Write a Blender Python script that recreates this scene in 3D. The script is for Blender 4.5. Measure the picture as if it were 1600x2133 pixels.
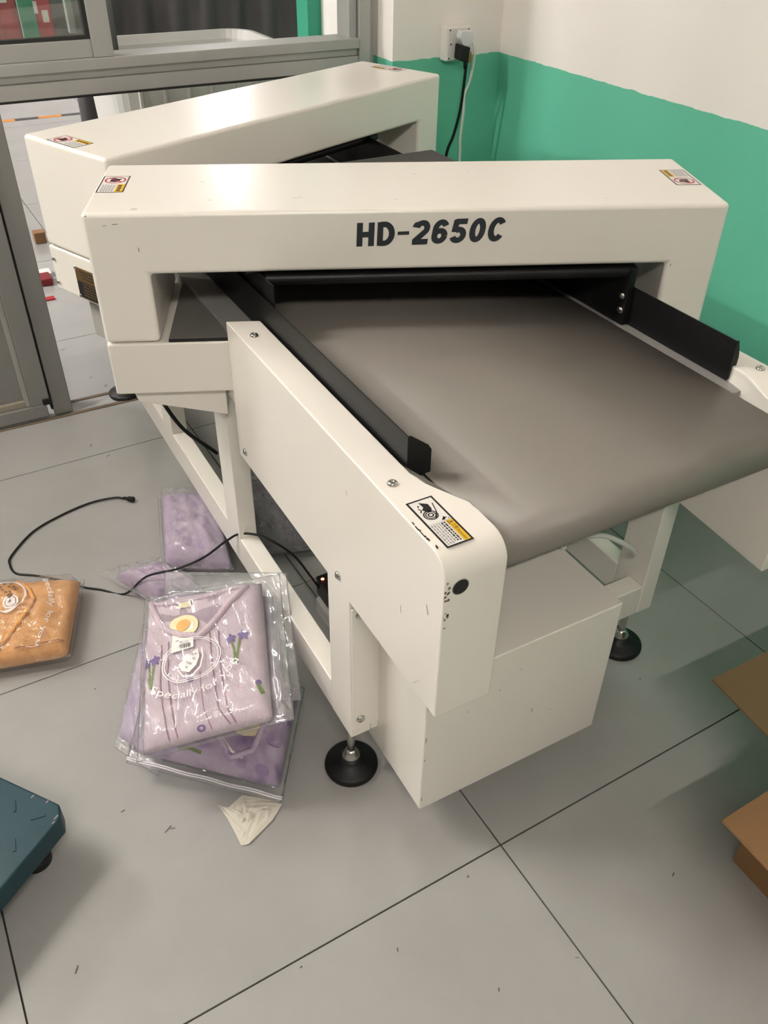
import bpy, math, random
from mathutils import Vector, Matrix, noise

for o in list(bpy.data.objects): bpy.data.objects.remove(o, do_unlink=True)
SC = bpy.context.scene
COL = SC.collection
R = math.radians
# World frame: x runs across the conveyor, y along it (away from the camera), z up; metres.

# ------------------------------------------------------------------ camera
cam_d = bpy.data.cameras.new('camera'); cam = bpy.data.objects.new('camera', cam_d); COL.objects.link(cam)
YAW, PITCH, ROLL, FPX = 0.513864765, 0.659947988, 0.0177001407, 1757.4
cam_d.sensor_fit = 'HORIZONTAL'; cam_d.sensor_width = 36.0; cam_d.lens = 36.0 * FPX / 1600.0
cam_d.clip_start = 0.02; cam_d.clip_end = 100
_f = Vector((math.sin(YAW) * math.cos(PITCH), math.cos(YAW) * math.cos(PITCH), -math.sin(PITCH)))
_r = Vector((math.cos(YAW), -math.sin(YAW), 0)); _u = _r.cross(_f)
_r2 = _r * math.cos(ROLL) + _u * math.sin(ROLL); _u2 = -_r * math.sin(ROLL) + _u * math.cos(ROLL)
cam.matrix_world = Matrix((( _r2.x, _u2.x, -_f.x, 0), (_r2.y, _u2.y, -_f.y, 0), (_r2.z, _u2.z, -_f.z, 1.41), (0, 0, 0, 1)))
SC.camera = cam

# ------------------------------------------------------------------ world, exposure
w = bpy.data.worlds.new('world'); SC.world = w; w.use_nodes = True
w.node_tree.nodes['Background'].inputs[0].default_value = (0.75, 0.85, 1, 1)
w.node_tree.nodes['Background'].inputs[1].default_value = 0.05
SC.view_settings.view_transform = 'Standard'; SC.view_settings.look = 'None'
SC.view_settings.gamma = 1.0; SC.view_settings.use_curve_mapping = False
SC.view_settings.exposure = 1.28

# lamps of the place: (x, y, z, half length, direction, emission strength)
LAMPS = [
    ('front', (-1.45, 2.05, 2.75), 0.6, 0.0, 190.0, 'fluorescent tube lamp hanging near the partition on the left'),
    ('front', (-0.55, -1.15, 2.75), 0.6, 0.0, 135.0, 'fluorescent tube lamp hanging behind the camera'),
    ('back', (2.52, 7.25, 2.25), 0.55, R(68), 170.0, 'fluorescent tube lamp hanging over the far end of the back room'),
    ('back', (-2.3, 4.3, 2.75), 0.75, R(90), 420.0, 'fluorescent tube lamp hanging over the door side of the back room'),
]

# ------------------------------------------------------------------ materials
MATS = {}
def mat(name, col, rough=0.5, metal=0.0, spec=0.5, coat=0.0, coat_rough=0.1, bump=None, mottle=None, emit=None, emit_s=0.0, trans=0.0, alpha=1.0, rrange=None):
    if name in MATS: return MATS[name]
    m = bpy.data.materials.new(name); m.use_nodes = True
    nt = m.node_tree; b = nt.nodes['Principled BSDF']
    c4 = (*col, 1.0)
    b.inputs['Base Color'].default_value = c4
    b.inputs['Roughness'].default_value = rough; b.inputs['Metallic'].default_value = metal
    b.inputs['Specular IOR Level'].default_value = spec
    b.inputs['Coat Weight'].default_value = coat; b.inputs['Coat Roughness'].default_value = coat_rough
    b.inputs['Transmission Weight'].default_value = trans; b.inputs['Alpha'].default_value = alpha
    if emit: b.inputs['Emission Color'].default_value = (*emit, 1); b.inputs['Emission Strength'].default_value = emit_s
    tc = nt.nodes.new('ShaderNodeTexCoord')
    if mottle:                       # (scale, amount, second colour)
        n = nt.nodes.new('ShaderNodeTexNoise'); n.inputs['Scale'].default_value = mottle[0]; n.inputs['Detail'].default_value = 6
        nt.links.new(tc.outputs['Object'], n.inputs['Vector'])
        rp = nt.nodes.new('ShaderNodeValToRGB'); rp.color_ramp.elements[0].position = 0.5 - mottle[1] / 2; rp.color_ramp.elements[1].position = 0.5 + mottle[1] / 2
        rp.color_ramp.elements[0].color = c4; rp.color_ramp.elements[1].color = (*mottle[2], 1)
        nt.links.new(n.outputs['Fac'], rp.inputs['Fac']); nt.links.new(rp.outputs['Color'], b.inputs['Base Color'])
    if rrange:                       # (scale, low, high)
        n = nt.nodes.new('ShaderNodeTexNoise'); n.inputs['Scale'].default_value = rrange[0]; n.inputs['Detail'].default_value = 4
        nt.links.new(tc.outputs['Object'], n.inputs['Vector'])
        mr = nt.nodes.new('ShaderNodeMapRange'); mr.inputs['To Min'].default_value = rrange[1]; mr.inputs['To Max'].default_value = rrange[2]
        mr.inputs['From Min'].default_value = 0.3; mr.inputs['From Max'].default_value = 0.7
        nt.links.new(n.outputs['Fac'], mr.inputs['Value']); nt.links.new(mr.outputs['Result'], b.inputs['Roughness'])
    if bump:                         # (scale, strength, distance)
        n = nt.nodes.new('ShaderNodeTexNoise'); n.inputs['Scale'].default_value = bump[0]; n.inputs['Detail'].default_value = 5
        nt.links.new(tc.outputs['Object'], n.inputs['Vector'])
        bp = nt.nodes.new('ShaderNodeBump'); bp.inputs['Strength'].default_value = bump[1]; bp.inputs['Distance'].default_value = bump[2]
        nt.links.new(n.outputs['Fac'], bp.inputs['Height']); nt.links.new(bp.outputs['Normal'], b.inputs['Normal'])
    MATS[name] = m
    return m

def mat_wall():
    m = bpy.data.materials.new('painted_wall'); m.use_nodes = True; nt = m.node_tree; b = nt.nodes['Principled BSDF']
    g = nt.nodes.new('ShaderNodeNewGeometry'); sp = nt.nodes.new('ShaderNodeSeparateXYZ'); nt.links.new(g.outputs['Position'], sp.inputs[0])
    n = nt.nodes.new('ShaderNodeTexNoise'); n.inputs['Scale'].default_value = 25; nt.links.new(g.outputs['Position'], n.inputs['Vector'])
    ma = nt.nodes.new('ShaderNodeMath'); ma.operation = 'MULTIPLY_ADD'; ma.inputs[1].default_value = 0.008
    nt.links.new(n.outputs['Fac'], ma.inputs[0]); nt.links.new(sp.outputs['Z'], ma.inputs[2])
    gt = nt.nodes.new('ShaderNodeMath'); gt.operation = 'GREATER_THAN'; gt.inputs[1].default_value = 0.940
    nt.links.new(ma.outputs[0], gt.inputs[0])
    mx = nt.nodes.new('ShaderNodeMix'); mx.data_type = 'RGBA'
    mx.inputs[6].default_value = (0.135, 0.54, 0.37, 1); mx.inputs[7].default_value = (0.90, 0.85, 0.81, 1)
    nt.links.new(gt.outputs[0], mx.inputs[0]); nt.links.new(mx.outputs[2], b.inputs['Base Color'])
    b.inputs['Roughness'].default_value = 0.45
    n2 = nt.nodes.new('ShaderNodeTexNoise'); n2.inputs['Scale'].default_value = 14; n2.inputs['Detail'].default_value = 6
    nt.links.new(g.outputs['Position'], n2.inputs['Vector'])
    bp = nt.nodes.new('ShaderNodeBump'); bp.inputs['Strength'].default_value = 0.12; bp.inputs['Distance'].default_value = 0.01
    nt.links.new(n2.outputs['Fac'], bp.inputs['Height']); nt.links.new(bp.outputs['Normal'], b.inputs['Normal'])
    return m

def mat_tile():
    m = bpy.data.materials.new('polished_tile'); m.use_nodes = True; nt = m.node_tree; b = nt.nodes['Principled BSDF']
    g = nt.nodes.new('ShaderNodeNewGeometry'); oi = nt.nodes.new('ShaderNodeObjectInfo')
    n = nt.nodes.new('ShaderNodeTexNoise'); n.inputs['Scale'].default_value = 3.0; n.inputs['Detail'].default_value = 8; n.inputs['Roughness'].default_value = 0.6
    nt.links.new(g.outputs['Position'], n.inputs['Vector'])
    rp = nt.nodes.new('ShaderNodeValToRGB'); rp.color_ramp.elements[0].position = 0.1; rp.color_ramp.elements[1].position = 0.9
    rp.color_ramp.elements[0].color = (0.315, 0.309, 0.299, 1); rp.color_ramp.elements[1].color = (0.415, 0.408, 0.398, 1)
    nt.links.new(n.outputs['Fac'], rp.inputs['Fac'])
    hs = nt.nodes.new('ShaderNodeHueSaturation'); mr = nt.nodes.new('ShaderNodeMapRange')
    mr.inputs['To Min'].default_value = 0.96; mr.inputs['To Max'].default_value = 1.04
    nt.links.new(oi.outputs['Random'], mr.inputs['Value']); nt.links.new(mr.outputs['Result'], hs.inputs['Value'])
    nt.links.new(rp.outputs['Color'], hs.inputs['Color'])
    # dark specks and dust of the place
    n2 = nt.nodes.new('ShaderNodeTexVoronoi'); n2.inputs['Scale'].default_value = 5.5; nt.links.new(g.outputs['Position'], n2.inputs['Vector'])
    lt = nt.nodes.new('ShaderNodeMath'); lt.operation = 'LESS_THAN'; lt.inputs[1].default_value = 0.016; nt.links.new(n2.outputs['Distance'], lt.inputs[0])
    mx = nt.nodes.new('ShaderNodeMix'); mx.data_type = 'RGBA'; mx.inputs[7].default_value = (0.12, 0.11, 0.10, 1)
    nt.links.new(lt.outputs[0], mx.inputs[0]); nt.links.new(hs.outputs['Color'], mx.inputs[6])
    nt.links.new(mx.outputs[2], b.inputs['Base Color'])
    n3 = nt.nodes.new('ShaderNodeTexNoise'); n3.inputs['Scale'].default_value = 2.2; n3.inputs['Detail'].default_value = 2; nt.links.new(g.outputs['Position'], n3.inputs['Vector'])
    m3 = nt.nodes.new('ShaderNodeMapRange'); m3.inputs['From Min'].default_value = 0.0; m3.inputs['From Max'].default_value = 1.0; m3.inputs['To Min'].default_value = 0.13; m3.inputs['To Max'].default_value = 0.27
    nt.links.new(n3.outputs['Fac'], m3.inputs['Value']); nt.links.new(m3.outputs['Result'], b.inputs['Roughness'])
    b.inputs['Specular IOR Level'].default_value = 0.5
    return m

def mat_plastic(name, haze=0.06, gloss=0.09, scale=8, strength=0.35, tint=(0.97, 0.97, 0.98)):
    m = bpy.data.materials.new(name); m.use_nodes = True; nt = m.node_tree; nt.nodes.clear()
    out = nt.nodes.new('ShaderNodeOutputMaterial'); tr = nt.nodes.new('ShaderNodeBsdfTransparent'); tr.inputs[0].default_value = (*tint, 1)
    gl = nt.nodes.new('ShaderNodeBsdfGlossy'); gl.inputs['Roughness'].default_value = gloss
    df = nt.nodes.new('ShaderNodeBsdfDiffuse'); df.inputs[0].default_value = (0.9, 0.9, 0.9, 1)
    tc = nt.nodes.new('ShaderNodeTexCoord'); n = nt.nodes.new('ShaderNodeTexNoise'); n.inputs['Scale'].default_value = scale; n.inputs['Detail'].default_value = 3; n.inputs['Distortion'].default_value = 1.2
    nt.links.new(tc.outputs['Object'], n.inputs['Vector'])
    bp = nt.nodes.new('ShaderNodeBump'); bp.inputs['Strength'].default_value = strength; bp.inputs['Distance'].default_value = 0.012
    nt.links.new(n.outputs['Fac'], bp.inputs['Height']); nt.links.new(bp.outputs['Normal'], gl.inputs['Normal'])
    lw = nt.nodes.new('ShaderNodeLayerWeight'); lw.inputs[0].default_value = 0.5; nt.links.new(bp.outputs['Normal'], lw.inputs['Normal'])
    pw = nt.nodes.new('ShaderNodeMath'); pw.operation = 'POWER'; pw.inputs[1].default_value = 3.5; nt.links.new(lw.outputs['Facing'], pw.inputs[0])
    fr = nt.nodes.new('ShaderNodeMath'); fr.operation = 'MULTIPLY_ADD'; fr.inputs[1].default_value = 0.6; fr.inputs[2].default_value = 0.075; nt.links.new(pw.outputs[0], fr.inputs[0])
    m1 = nt.nodes.new('ShaderNodeMixShader'); m1.inputs[0].default_value = haze; nt.links.new(tr.outputs[0], m1.inputs[1]); nt.links.new(df.outputs[0], m1.inputs[2])
    m2 = nt.nodes.new('ShaderNodeMixShader'); nt.links.new(fr.outputs[0], m2.inputs[0]); nt.links.new(m1.outputs[0], m2.inputs[1]); nt.links.new(gl.outputs[0], m2.inputs[2])
    nt.links.new(m2.outputs[0], out.inputs[0])
    return m

def mat_fabric(name, c1, c2=None, c3=None, scale=14, lo=0.45, hi=0.6):
    m = bpy.data.materials.new(name); m.use_nodes = True; nt = m.node_tree; b = nt.nodes['Principled BSDF']
    b.inputs['Roughness'].default_value = 0.9; b.inputs['Specular IOR Level'].default_value = 0.15
    b.inputs['Base Color'].default_value = (*c1, 1)
    tc = nt.nodes.new('ShaderNodeTexCoord')
    if c2:
        n = nt.nodes.new('ShaderNodeTexNoise'); n.inputs['Scale'].default_value = scale; n.inputs['Detail'].default_value = 2; n.inputs['Distortion'].default_value = 0.8
        nt.links.new(tc.outputs['Object'], n.inputs['Vector'])
        rp = nt.nodes.new('ShaderNodeValToRGB'); e = rp.color_ramp.elements; e[0].position = lo; e[0].color = (*c1, 1); e[1].position = hi; e[1].color = (*c2, 1)
        nt.links.new(n.outputs['Fac'], rp.inputs['Fac']); src = rp.outputs['Color']
        if c3:
            v = nt.nodes.new('ShaderNodeTexVoronoi'); v.inputs['Scale'].default_value = scale * 1.5
            wn = nt.nodes.new('ShaderNodeTexNoise'); wn.inputs['Scale'].default_value = 30; nt.links.new(tc.outputs['Object'], wn.inputs['Vector'])
            vm = nt.nodes.new('ShaderNodeVectorMath'); vm.operation = 'MULTIPLY_ADD'; vm.inputs[1].default_value = (.05, .05, .05); nt.links.new(wn.outputs['Color'], vm.inputs[0]); nt.links.new(tc.outputs['Object'], vm.inputs[2]); nt.links.new(vm.outputs[0], v.inputs['Vector'])
            r2 = nt.nodes.new('ShaderNodeValToRGB'); q = r2.color_ramp.elements; q[0].position = 0.12; q[0].color = (.85, .85, .85, 1); q[1].position = 0.42; q[1].color = (0, 0, 0, 1)
            nt.links.new(v.outputs['Distance'], r2.inputs['Fac'])
            mx = nt.nodes.new('ShaderNodeMix'); mx.data_type = 'RGBA'; mx.inputs[7].default_value = (*c3, 1)
            nt.links.new(r2.outputs['Color'], mx.inputs[0]); nt.links.new(src, mx.inputs[6]); src = mx.outputs[2]
        nt.links.new(src, b.inputs['Base Color'])
    w1 = nt.nodes.new('ShaderNodeTexWave'); w1.inputs['Scale'].default_value = 160; w1.inputs['Distortion'].default_value = 3; nt.links.new(tc.outputs['Object'], w1.inputs['Vector'])
    n2 = nt.nodes.new('ShaderNodeTexNoise'); n2.inputs['Scale'].default_value = 60; nt.links.new(tc.outputs['Object'], n2.inputs['Vector'])
    ad = nt.nodes.new('ShaderNodeMath'); nt.links.new(w1.outputs['Fac'], ad.inputs[0]); nt.links.new(n2.outputs['Fac'], ad.inputs[1])
    n4 = nt.nodes.new('ShaderNodeTexNoise'); n4.inputs['Scale'].default_value = 22; n4.inputs['Detail'].default_value = 4; n4.inputs['Distortion'].default_value = 0.7; nt.links.new(tc.outputs['Object'], n4.inputs['Vector'])
    a2 = nt.nodes.new('ShaderNodeMath'); a2.operation = 'MULTIPLY_ADD'; a2.inputs[1].default_value = 6.0; nt.links.new(n4.outputs['Fac'], a2.inputs[0]); nt.links.new(ad.outputs[0], a2.inputs[2])
    bp = nt.nodes.new('ShaderNodeBump'); bp.inputs['Strength'].default_value = 0.5; bp.inputs['Distance'].default_value = 0.002
    nt.links.new(a2.outputs[0], bp.inputs['Height']); nt.links.new(bp.outputs['Normal'], b.inputs['Normal'])
    return m

M_WALL = mat_wall(); M_TILE = mat_tile()
M_CEIL = mat('ceiling_white', (0.50, 0.485, 0.465), 0.8)
M_GROUT = mat('grout', (0.05, 0.045, 0.04), 0.9)
M_PAINT = mat('cream_paint', (0.87, 0.82, 0.755), 0.33, coat=0.3, coat_rough=0.22, bump=(420, 0.05, 0.001), mottle=(5, 0.9, (0.885, 0.84, 0.78)))
M_CABIN = mat('cabinet_paint', (0.84, 0.795, 0.735), 0.45, bump=(420, 0.05, 0.001))
M_BLACK = mat('black_powder', (0.006, 0.006, 0.0065), 0.45, spec=0.3, bump=(300, 0.08, 0.001))
M_DARK = mat('dark_grey_plate', (0.055, 0.053, 0.052), 0.5)
M_BELT = mat('belt_rubber', (0.235, 0.212, 0.19), 0.48, bump=(160, 0.06, 0.002), mottle=(6, 0.8, (0.215, 0.195, 0.175)))
M_BED = mat('bed_strip', (0.30, 0.29, 0.28), 0.45)
M_STEEL = mat('steel', (0.62, 0.60, 0.57), 0.22, 1.0)
M_RUBBER = mat('black_rubber', (0.007, 0.007, 0.0075), 0.5, spec=0.35)
M_ALU = mat('aluminium', (0.42, 0.42, 0.405), 0.52, 0.45, bump=(90, 0.05, 0.002), mottle=(7, 0.8, (0.46, 0.455, 0.44)))
M_ALU_D = mat('aluminium_panel', (0.225, 0.222, 0.215), 0.5, 0.25, mottle=(4, 0.9, (0.27, 0.262, 0.25)), rrange=(5, 0.4, 0.6))
M_GASKET = mat('gasket', (0.015, 0.014, 0.013), 0.6)
M_GREY = mat('grey_box', (0.42, 0.40, 0.37), 0.5)
M_INK = mat('ink_blue_black', (0.022, 0.028, 0.036), 0.5)
M_STK_W = mat('sticker_white', (0.80, 0.77, 0.74), 0.35)
M_STK_K = mat('sticker_black', (0.012, 0.011, 0.012), 0.4)
M_STK_Y = mat('sticker_yellow', (0.78, 0.48, 0.03), 0.4)
M_STK_R = mat('sticker_red', (0.55, 0.04, 0.06), 0.4)
M_STK_G = mat('sticker_grey_text', (0.35, 0.34, 0.34), 0.5)
M_SCUFF = mat('scuff', (0.16, 0.12, 0.085), 0.8)
M_BRASS = mat('nameplate_brass', (0.16, 0.10, 0.035), 0.35, 0.4)
M_TEAL = mat('teal_paint', (0.011, 0.046, 0.062), 0.5, spec=0.35, mottle=(9, 0.5, (0.008, 0.036, 0.050)), bump=(60, 0.15, 0.002))
M_CARD = mat('cardboard', (0.29, 0.150, 0.066), 0.8, mottle=(20, 0.8, (0.32, 0.168, 0.076)), bump=(120, 0.1, 0.001))
M_CARD_D = mat('cardboard_edge', (0.52, 0.31, 0.15), 0.9)
M_WHITE_P = mat('white_plastic', (0.78, 0.76, 0.72), 0.35)
M_BIN = mat('translucent_bin', (0.80, 0.78, 0.74), 0.3, trans=0.25)
M_CURTAIN = mat('dark_cloth', (0.135, 0.125, 0.128), 0.6, mottle=(6, 0.7, (0.085, 0.078, 0.082)))
M_GREENPOST = mat('green_paint', (0.035, 0.33, 0.20), 0.5)
M_PAPER = mat('scrap_paper', (0.62, 0.58, 0.50), 0.8, bump=(35, 0.5, 0.004))
M_LED = mat('red_led', (0.6, 0.02, 0.02), 0.3, emit=(1, 0.06, 0.03), emit_s=12)
M_PLASTIC = mat_plastic('clear_film', haze=0.07)
M_PLASTIC2 = mat_plastic('clear_film_hazy', haze=0.12, scale=10)
M_GLASS = mat_plastic('window_glass', haze=0.03, gloss=0.02, scale=2, strength=0.02, tint=(0.86, 0.89, 0.87))
M_PINK = mat_fabric('lilac_gauze', (0.68, 0.545, 0.625), (0.72, 0.58, 0.655), scale=9)
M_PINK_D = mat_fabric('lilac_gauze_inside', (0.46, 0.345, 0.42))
M_LILAC = mat_fabric('lilac_floral', (0.60, 0.48, 0.62), (0.54, 0.42, 0.58), (0.36, 0.26, 0.46), scale=16)
M_VIOLET = mat_fabric('violet_floral', (0.56, 0.44, 0.60), (0.44, 0.32, 0.50), (0.22, 0.13, 0.33), scale=13)
M_LILAC_P = mat_fabric('lilac_plain', (0.60, 0.50, 0.65), (0.54, 0.44, 0.60), scale=8)
M_ORANGE = mat_fabric('orange_cotton', (0.85, 0.44, 0.17), (0.78, 0.38, 0.13), scale=10)
M_PRINT = mat('white_print', (0.86, 0.82, 0.82), 0.5, alpha=0.88)
M_STITCH = mat('stitch_mauve', (0.30, 0.15, 0.20), 0.9)
M_FLOWER = mat('flower_violet', (0.17, 0.10, 0.30), 0.9)
M_LEAF = mat('stem_green', (0.16, 0.22, 0.06), 0.9)
M_TAG = mat('tag_cream', (0.78, 0.68, 0.42), 0.6)
M_TAG_O = mat('tag_orange', (0.72, 0.40, 0.12), 0.6)
M_ZIP = mat('zip_strip', (0.72, 0.68, 0.72), 0.25)
M_RED = mat('red_paper', (0.42, 0.02, 0.03), 0.6)
M_TAPE_O = mat('tape_orange', (0.75, 0.28, 0.03), 0.5)

# ------------------------------------------------------------------ mesh helpers
class MB:
    def __init__(s): s.v = []; s.f = []; s.m = []
    def add(s, vs, fs, mi=0):
        o = len(s.v); s.v += [tuple(p) for p in vs]
        for f in fs: s.f.append([i + o for i in f]); s.m.append(mi)
        return s
    def box(s, lo, hi, mi=0, M=None):
        x0, y0, z0 = lo; x1, y1, z1 = hi
        vs = [Vector(p) for p in ((x0,y0,z0),(x1,y0,z0),(x1,y1,z0),(x0,y1,z0),(x0,y0,z1),(x1,y0,z1),(x1,y1,z1),(x0,y1,z1))]
        if M: vs = [M @ p for p in vs]
        return s.add(vs, [(0,3,2,1),(4,5,6,7),(0,1,5,4),(1,2,6,5),(2,3,7,6),(3,0,4,7)], mi)
    def prism(s, poly, h0, h1, fn, mi=0):
        """poly: 2-D points ccw seen from +h; fn(a,b,h)->3-D"""
        n = len(poly); vs = [fn(a, b, h0) for a, b in poly] + [fn(a, b, h1) for a, b in poly]
        fs = [tuple(range(n - 1, -1, -1)), tuple(range(n, 2 * n))] + [(i, (i + 1) % n, n + (i + 1) % n, n + i) for i in range(n)]
        return s.add(vs, fs, mi)
    def lathe(s, prof, c, axis=(0, 0, 1), n=20, mi=0):
        a = Vector(axis).normalized(); t = Vector((1, 0, 0)) if abs(a.x) < .9 else Vector((0, 1, 0)); p = a.cross(t).normalized(); q = a.cross(p)
        c = Vector(c); vs = []; fs = []; k = len(prof)
        for r, h in prof:
            for i in range(n):
                g = 2 * math.pi * i / n; vs.append(c + a * h + (p * math.cos(g) + q * math.sin(g)) * r)
        for j in range(k - 1):
            for i in range(n): fs.append((j*n+i, j*n+(i+1)%n, (j+1)*n+(i+1)%n, (j+1)*n+i))
        fs.append(tuple(range(n - 1, -1, -1))); fs.append(tuple((k-1)*n+i for i in range(n)))
        return s.add(vs, fs, mi)
    def tube(s, pts, r, n=8, mi=0):
        pts = [Vector(p) for p in pts]; vs = []; fs = []
        up = Vector((0, 0, 1)); L = len(pts)
        for i, p in enumerate(pts):
            d = (pts[min(i+1, L-1)] - pts[max(i-1, 0)]).normalized()
            x = d.cross(up); x = x.normalized() if x.length > 1e-3 else Vector((1, 0, 0)); y = x.cross(d)
            for k in range(n):
                g = 2 * math.pi * k / n; vs.append(p + (x * math.cos(g) + y * math.sin(g)) * r)
        for i in range(L - 1):
            for k in range(n): fs.append((i*n+k, i*n+(k+1)%n, (i+1)*n+(k+1)%n, (i+1)*n+k))
        fs.append(tuple(range(n - 1, -1, -1))); fs.append(tuple((L-1)*n+k for k in range(n)))
        return s.add(vs, fs, mi)
    def build(s, name, mats, parent=None, org=None, bevel=0, seg=2, smooth=False, loc=None, rz=0.0):
        me = bpy.data.meshes.new(name)
        off = Vector(org) if org is not None else Vector((0, 0, 0))
        me.from_pydata([tuple(Vector(p) - off) for p in s.v], [], s.f)
        if not isinstance(mats, (list, tuple)): mats = [mats]
        for m in mats: me.materials.append(m)
        me.polygons.foreach_set('material_index', s.m)
        if smooth: me.polygons.foreach_set('use_smooth', [True] * len(s.f))
        me.update()
        o = bpy.data.objects.new(name, me); COL.objects.link(o)
        if parent: o.parent = parent
        if loc is not None: o.location = loc
        elif org is not None and parent is None: o.location = off
        o.rotation_euler.z = rz
        if bevel:
            b = o.modifiers.new('bevel', 'BEVEL'); b.width = bevel; b.segments = seg; b.limit_method = 'ANGLE'; b.angle_limit = R(35)
            for p in me.polygons: p.use_smooth = True
            wn = o.modifiers.new('normals', 'WEIGHTED_NORMAL'); wn.keep_sharp = True
        return o

def tag(o, label, cat, group=None):
    o['label'] = label; o['category'] = cat
    if group: o['group'] = group
    return o
def struct(o, label=None, cat=None):
    o['kind'] = 'structure'
    if label: o['label'] = label
    if cat: o['category'] = cat
    return o
def thing(name, loc, label, cat, group=None, rz=0.0):
    o = bpy.data.objects.new(name, None); COL.objects.link(o); o.location = loc; o.rotation_euler.z = rz; o.empty_display_size = 0.1
    return tag(o, label, cat, group)
def cr(pts, n=8):
    """Catmull-Rom through 3-D points"""
    P = [Vector(p) for p in pts]; P = [P[0] * 2 - P[1]] + P + [P[-1] * 2 - P[-2]]; out = []
    for i in range(1, len(P) - 2):
        a, b, c, d = P[i-1:i+3]
        for k in range(n):
            t = k / n; out.append(0.5 * ((2*b) + (c-a)*t + (2*a-5*b+4*c-d)*t*t + (3*b-a-3*c+d)*t**3))
    out.append(P[-2]); return out
def text2d(s, size=1.0, bold=0.0, shear=0.0):
    c = bpy.data.curves.new('tmp', 'FONT'); c.body = s; c.size = size; c.offset = bold; c.shear = shear; c.resolution_u = 4
    o = bpy.data.objects.new('tmp', c); COL.objects.link(o)
    me = o.evaluated_get(bpy.context.evaluated_depsgraph_get()).to_mesh()
    vs = [(v.co.x, v.co.y) for v in me.vertices]; fs = [tuple(p.vertices) for p in me.polygons]
    o.evaluated_get(bpy.context.evaluated_depsgraph_get()).to_mesh_clear(); bpy.data.objects.remove(o, do_unlink=True); bpy.data.curves.remove(c)
    return vs, fs
def fit_text(s, x0, x1, y0, y1, bold=0.0, shear=0.0):
    vs, fs = text2d(s, 1.0, bold, shear)
    ax, bx = min(v[0] for v in vs), max(v[0] for v in vs); ay, by = min(v[1] for v in vs), max(v[1] for v in vs)
    return [(x0 + (v[0]-ax) / (bx-ax) * (x1-x0), y0 + (v[1]-ay) / (by-ay) * (y1-y0)) for v in vs], fs
def ring(cx, cy, rx, ry, wd, n=36, rot=0.0):
    vs = []; fs = []; c, s = math.cos(rot), math.sin(rot)
    for i in range(n):
        g = 2 * math.pi * i / n
        for k in (1, 1 - wd):
            x, y = rx * k * math.cos(g), ry * k * math.sin(g); vs.append((cx + x*c - y*s, cy + x*s + y*c))
    for i in range(n): a = 2*i; b = 2*((i+1) % n); fs.append((a, b, b+1, a+1))
    return vs, fs
def disc(cx, cy, rx, ry=None, n=24, rot=0.0):
    ry = ry or rx; c, s = math.cos(rot), math.sin(rot); vs = []
    for i in range(n):
        g = 2 * math.pi * i / n; x, y = rx * math.cos(g), ry * math.sin(g); vs.append((cx + x*c - y*s, cy + x*s + y*c))
    return vs, [tuple(range(n))]
def stroke(pts, w):
    vs = []; fs = []
    for i, p in enumerate(pts):
        a = pts[max(i-1, 0)]; b = pts[min(i+1, len(pts)-1)]; d = Vector((b[0]-a[0], b[1]-a[1])).normalized(); n = (-d.y, d.x)
        vs += [(p[0]+n[0]*w/2, p[1]+n[1]*w/2), (p[0]-n[0]*w/2, p[1]-n[1]*w/2)]
    for i in range(len(pts)-1): fs.append((2*i, 2*i+1, 2*i+3, 2*i+2))
    return vs, fs
def arc(cx, cy, rx, ry, a0, a1, n=16): return [(cx + rx*math.cos(R(a0+(a1-a0)*k/n)), cy + ry*math.sin(R(a0+(a1-a0)*k/n))) for k in range(n+1)]
def glyphs(word):
    """heavy grotesque lettering, unit cap height; stroke w"""
    w = .235; h = w/2; out = []; x = 0.0
    for ch in word:
        if ch == 'H': P = [[(h, 0), (h, 1)], [(.70-h, 0), (.70-h, 1)], [(h, .5), (.70-h, .5)]]; wd = .70
        elif ch == 'D': P = [[(h, h*.85), (.28, h*.85)] + arc(.28, .5, .70-h-.28, .5-h*.85, -90, 90, 14) + [(.28, 1-h*.85), (h, 1-h*.85)], [(h, 0), (h, 1)]]; wd = .70
        elif ch == '-': P = [[(.0, .50), (.46, .50)]]; wd = .46; 
        elif ch == '2': P = [arc(.32, 1-.33, .32-h, .33-h*.85, 168, -28, 16) + [(h*1.1, h*1.3)], [(.02, h*.85), (.64, h*.85)]]; wd = .64
        elif ch == '6': P = [arc(.32, .32, .32-h, .32-h*.85, 0, 360, 22), [(h, .32), (h*1.02, .56)] + arc(.33, .60, .33-h, .40-h*.85, 165, 28, 12)]; wd = .64
        elif ch == '5': P = [arc(.31, .33, .33-h, .33-h*.85, -160, 128, 20), [(h*1.2, .46), (h*1.45, 1-.02)], [(h*1.0, 1-h*.85), (.60, 1-h*.85)]]; wd = .64
        elif ch == '0': P = [arc(.32, .5, .32-h, .5-h*.85, 0, 360, 28)]; wd = .64
        elif ch == 'C': P = [arc(.35, .5, .35-h, .5-h*.85, 38, 322, 26)]; wd = .68
        for p in P:
            vv, ff = stroke(p, w*(.62 if ch == '-' else 1.0)); o = len(out_v) if False else 0
            out.append(([(a + x, b) for a, b in vv], ff))
        x += wd + .115
    return out, x - .115
def rect(x0, y0, x1, y1): return [(x0, y0), (x1, y0), (x1, y1), (x0, y1)], [(0, 1, 2, 3)]

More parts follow.
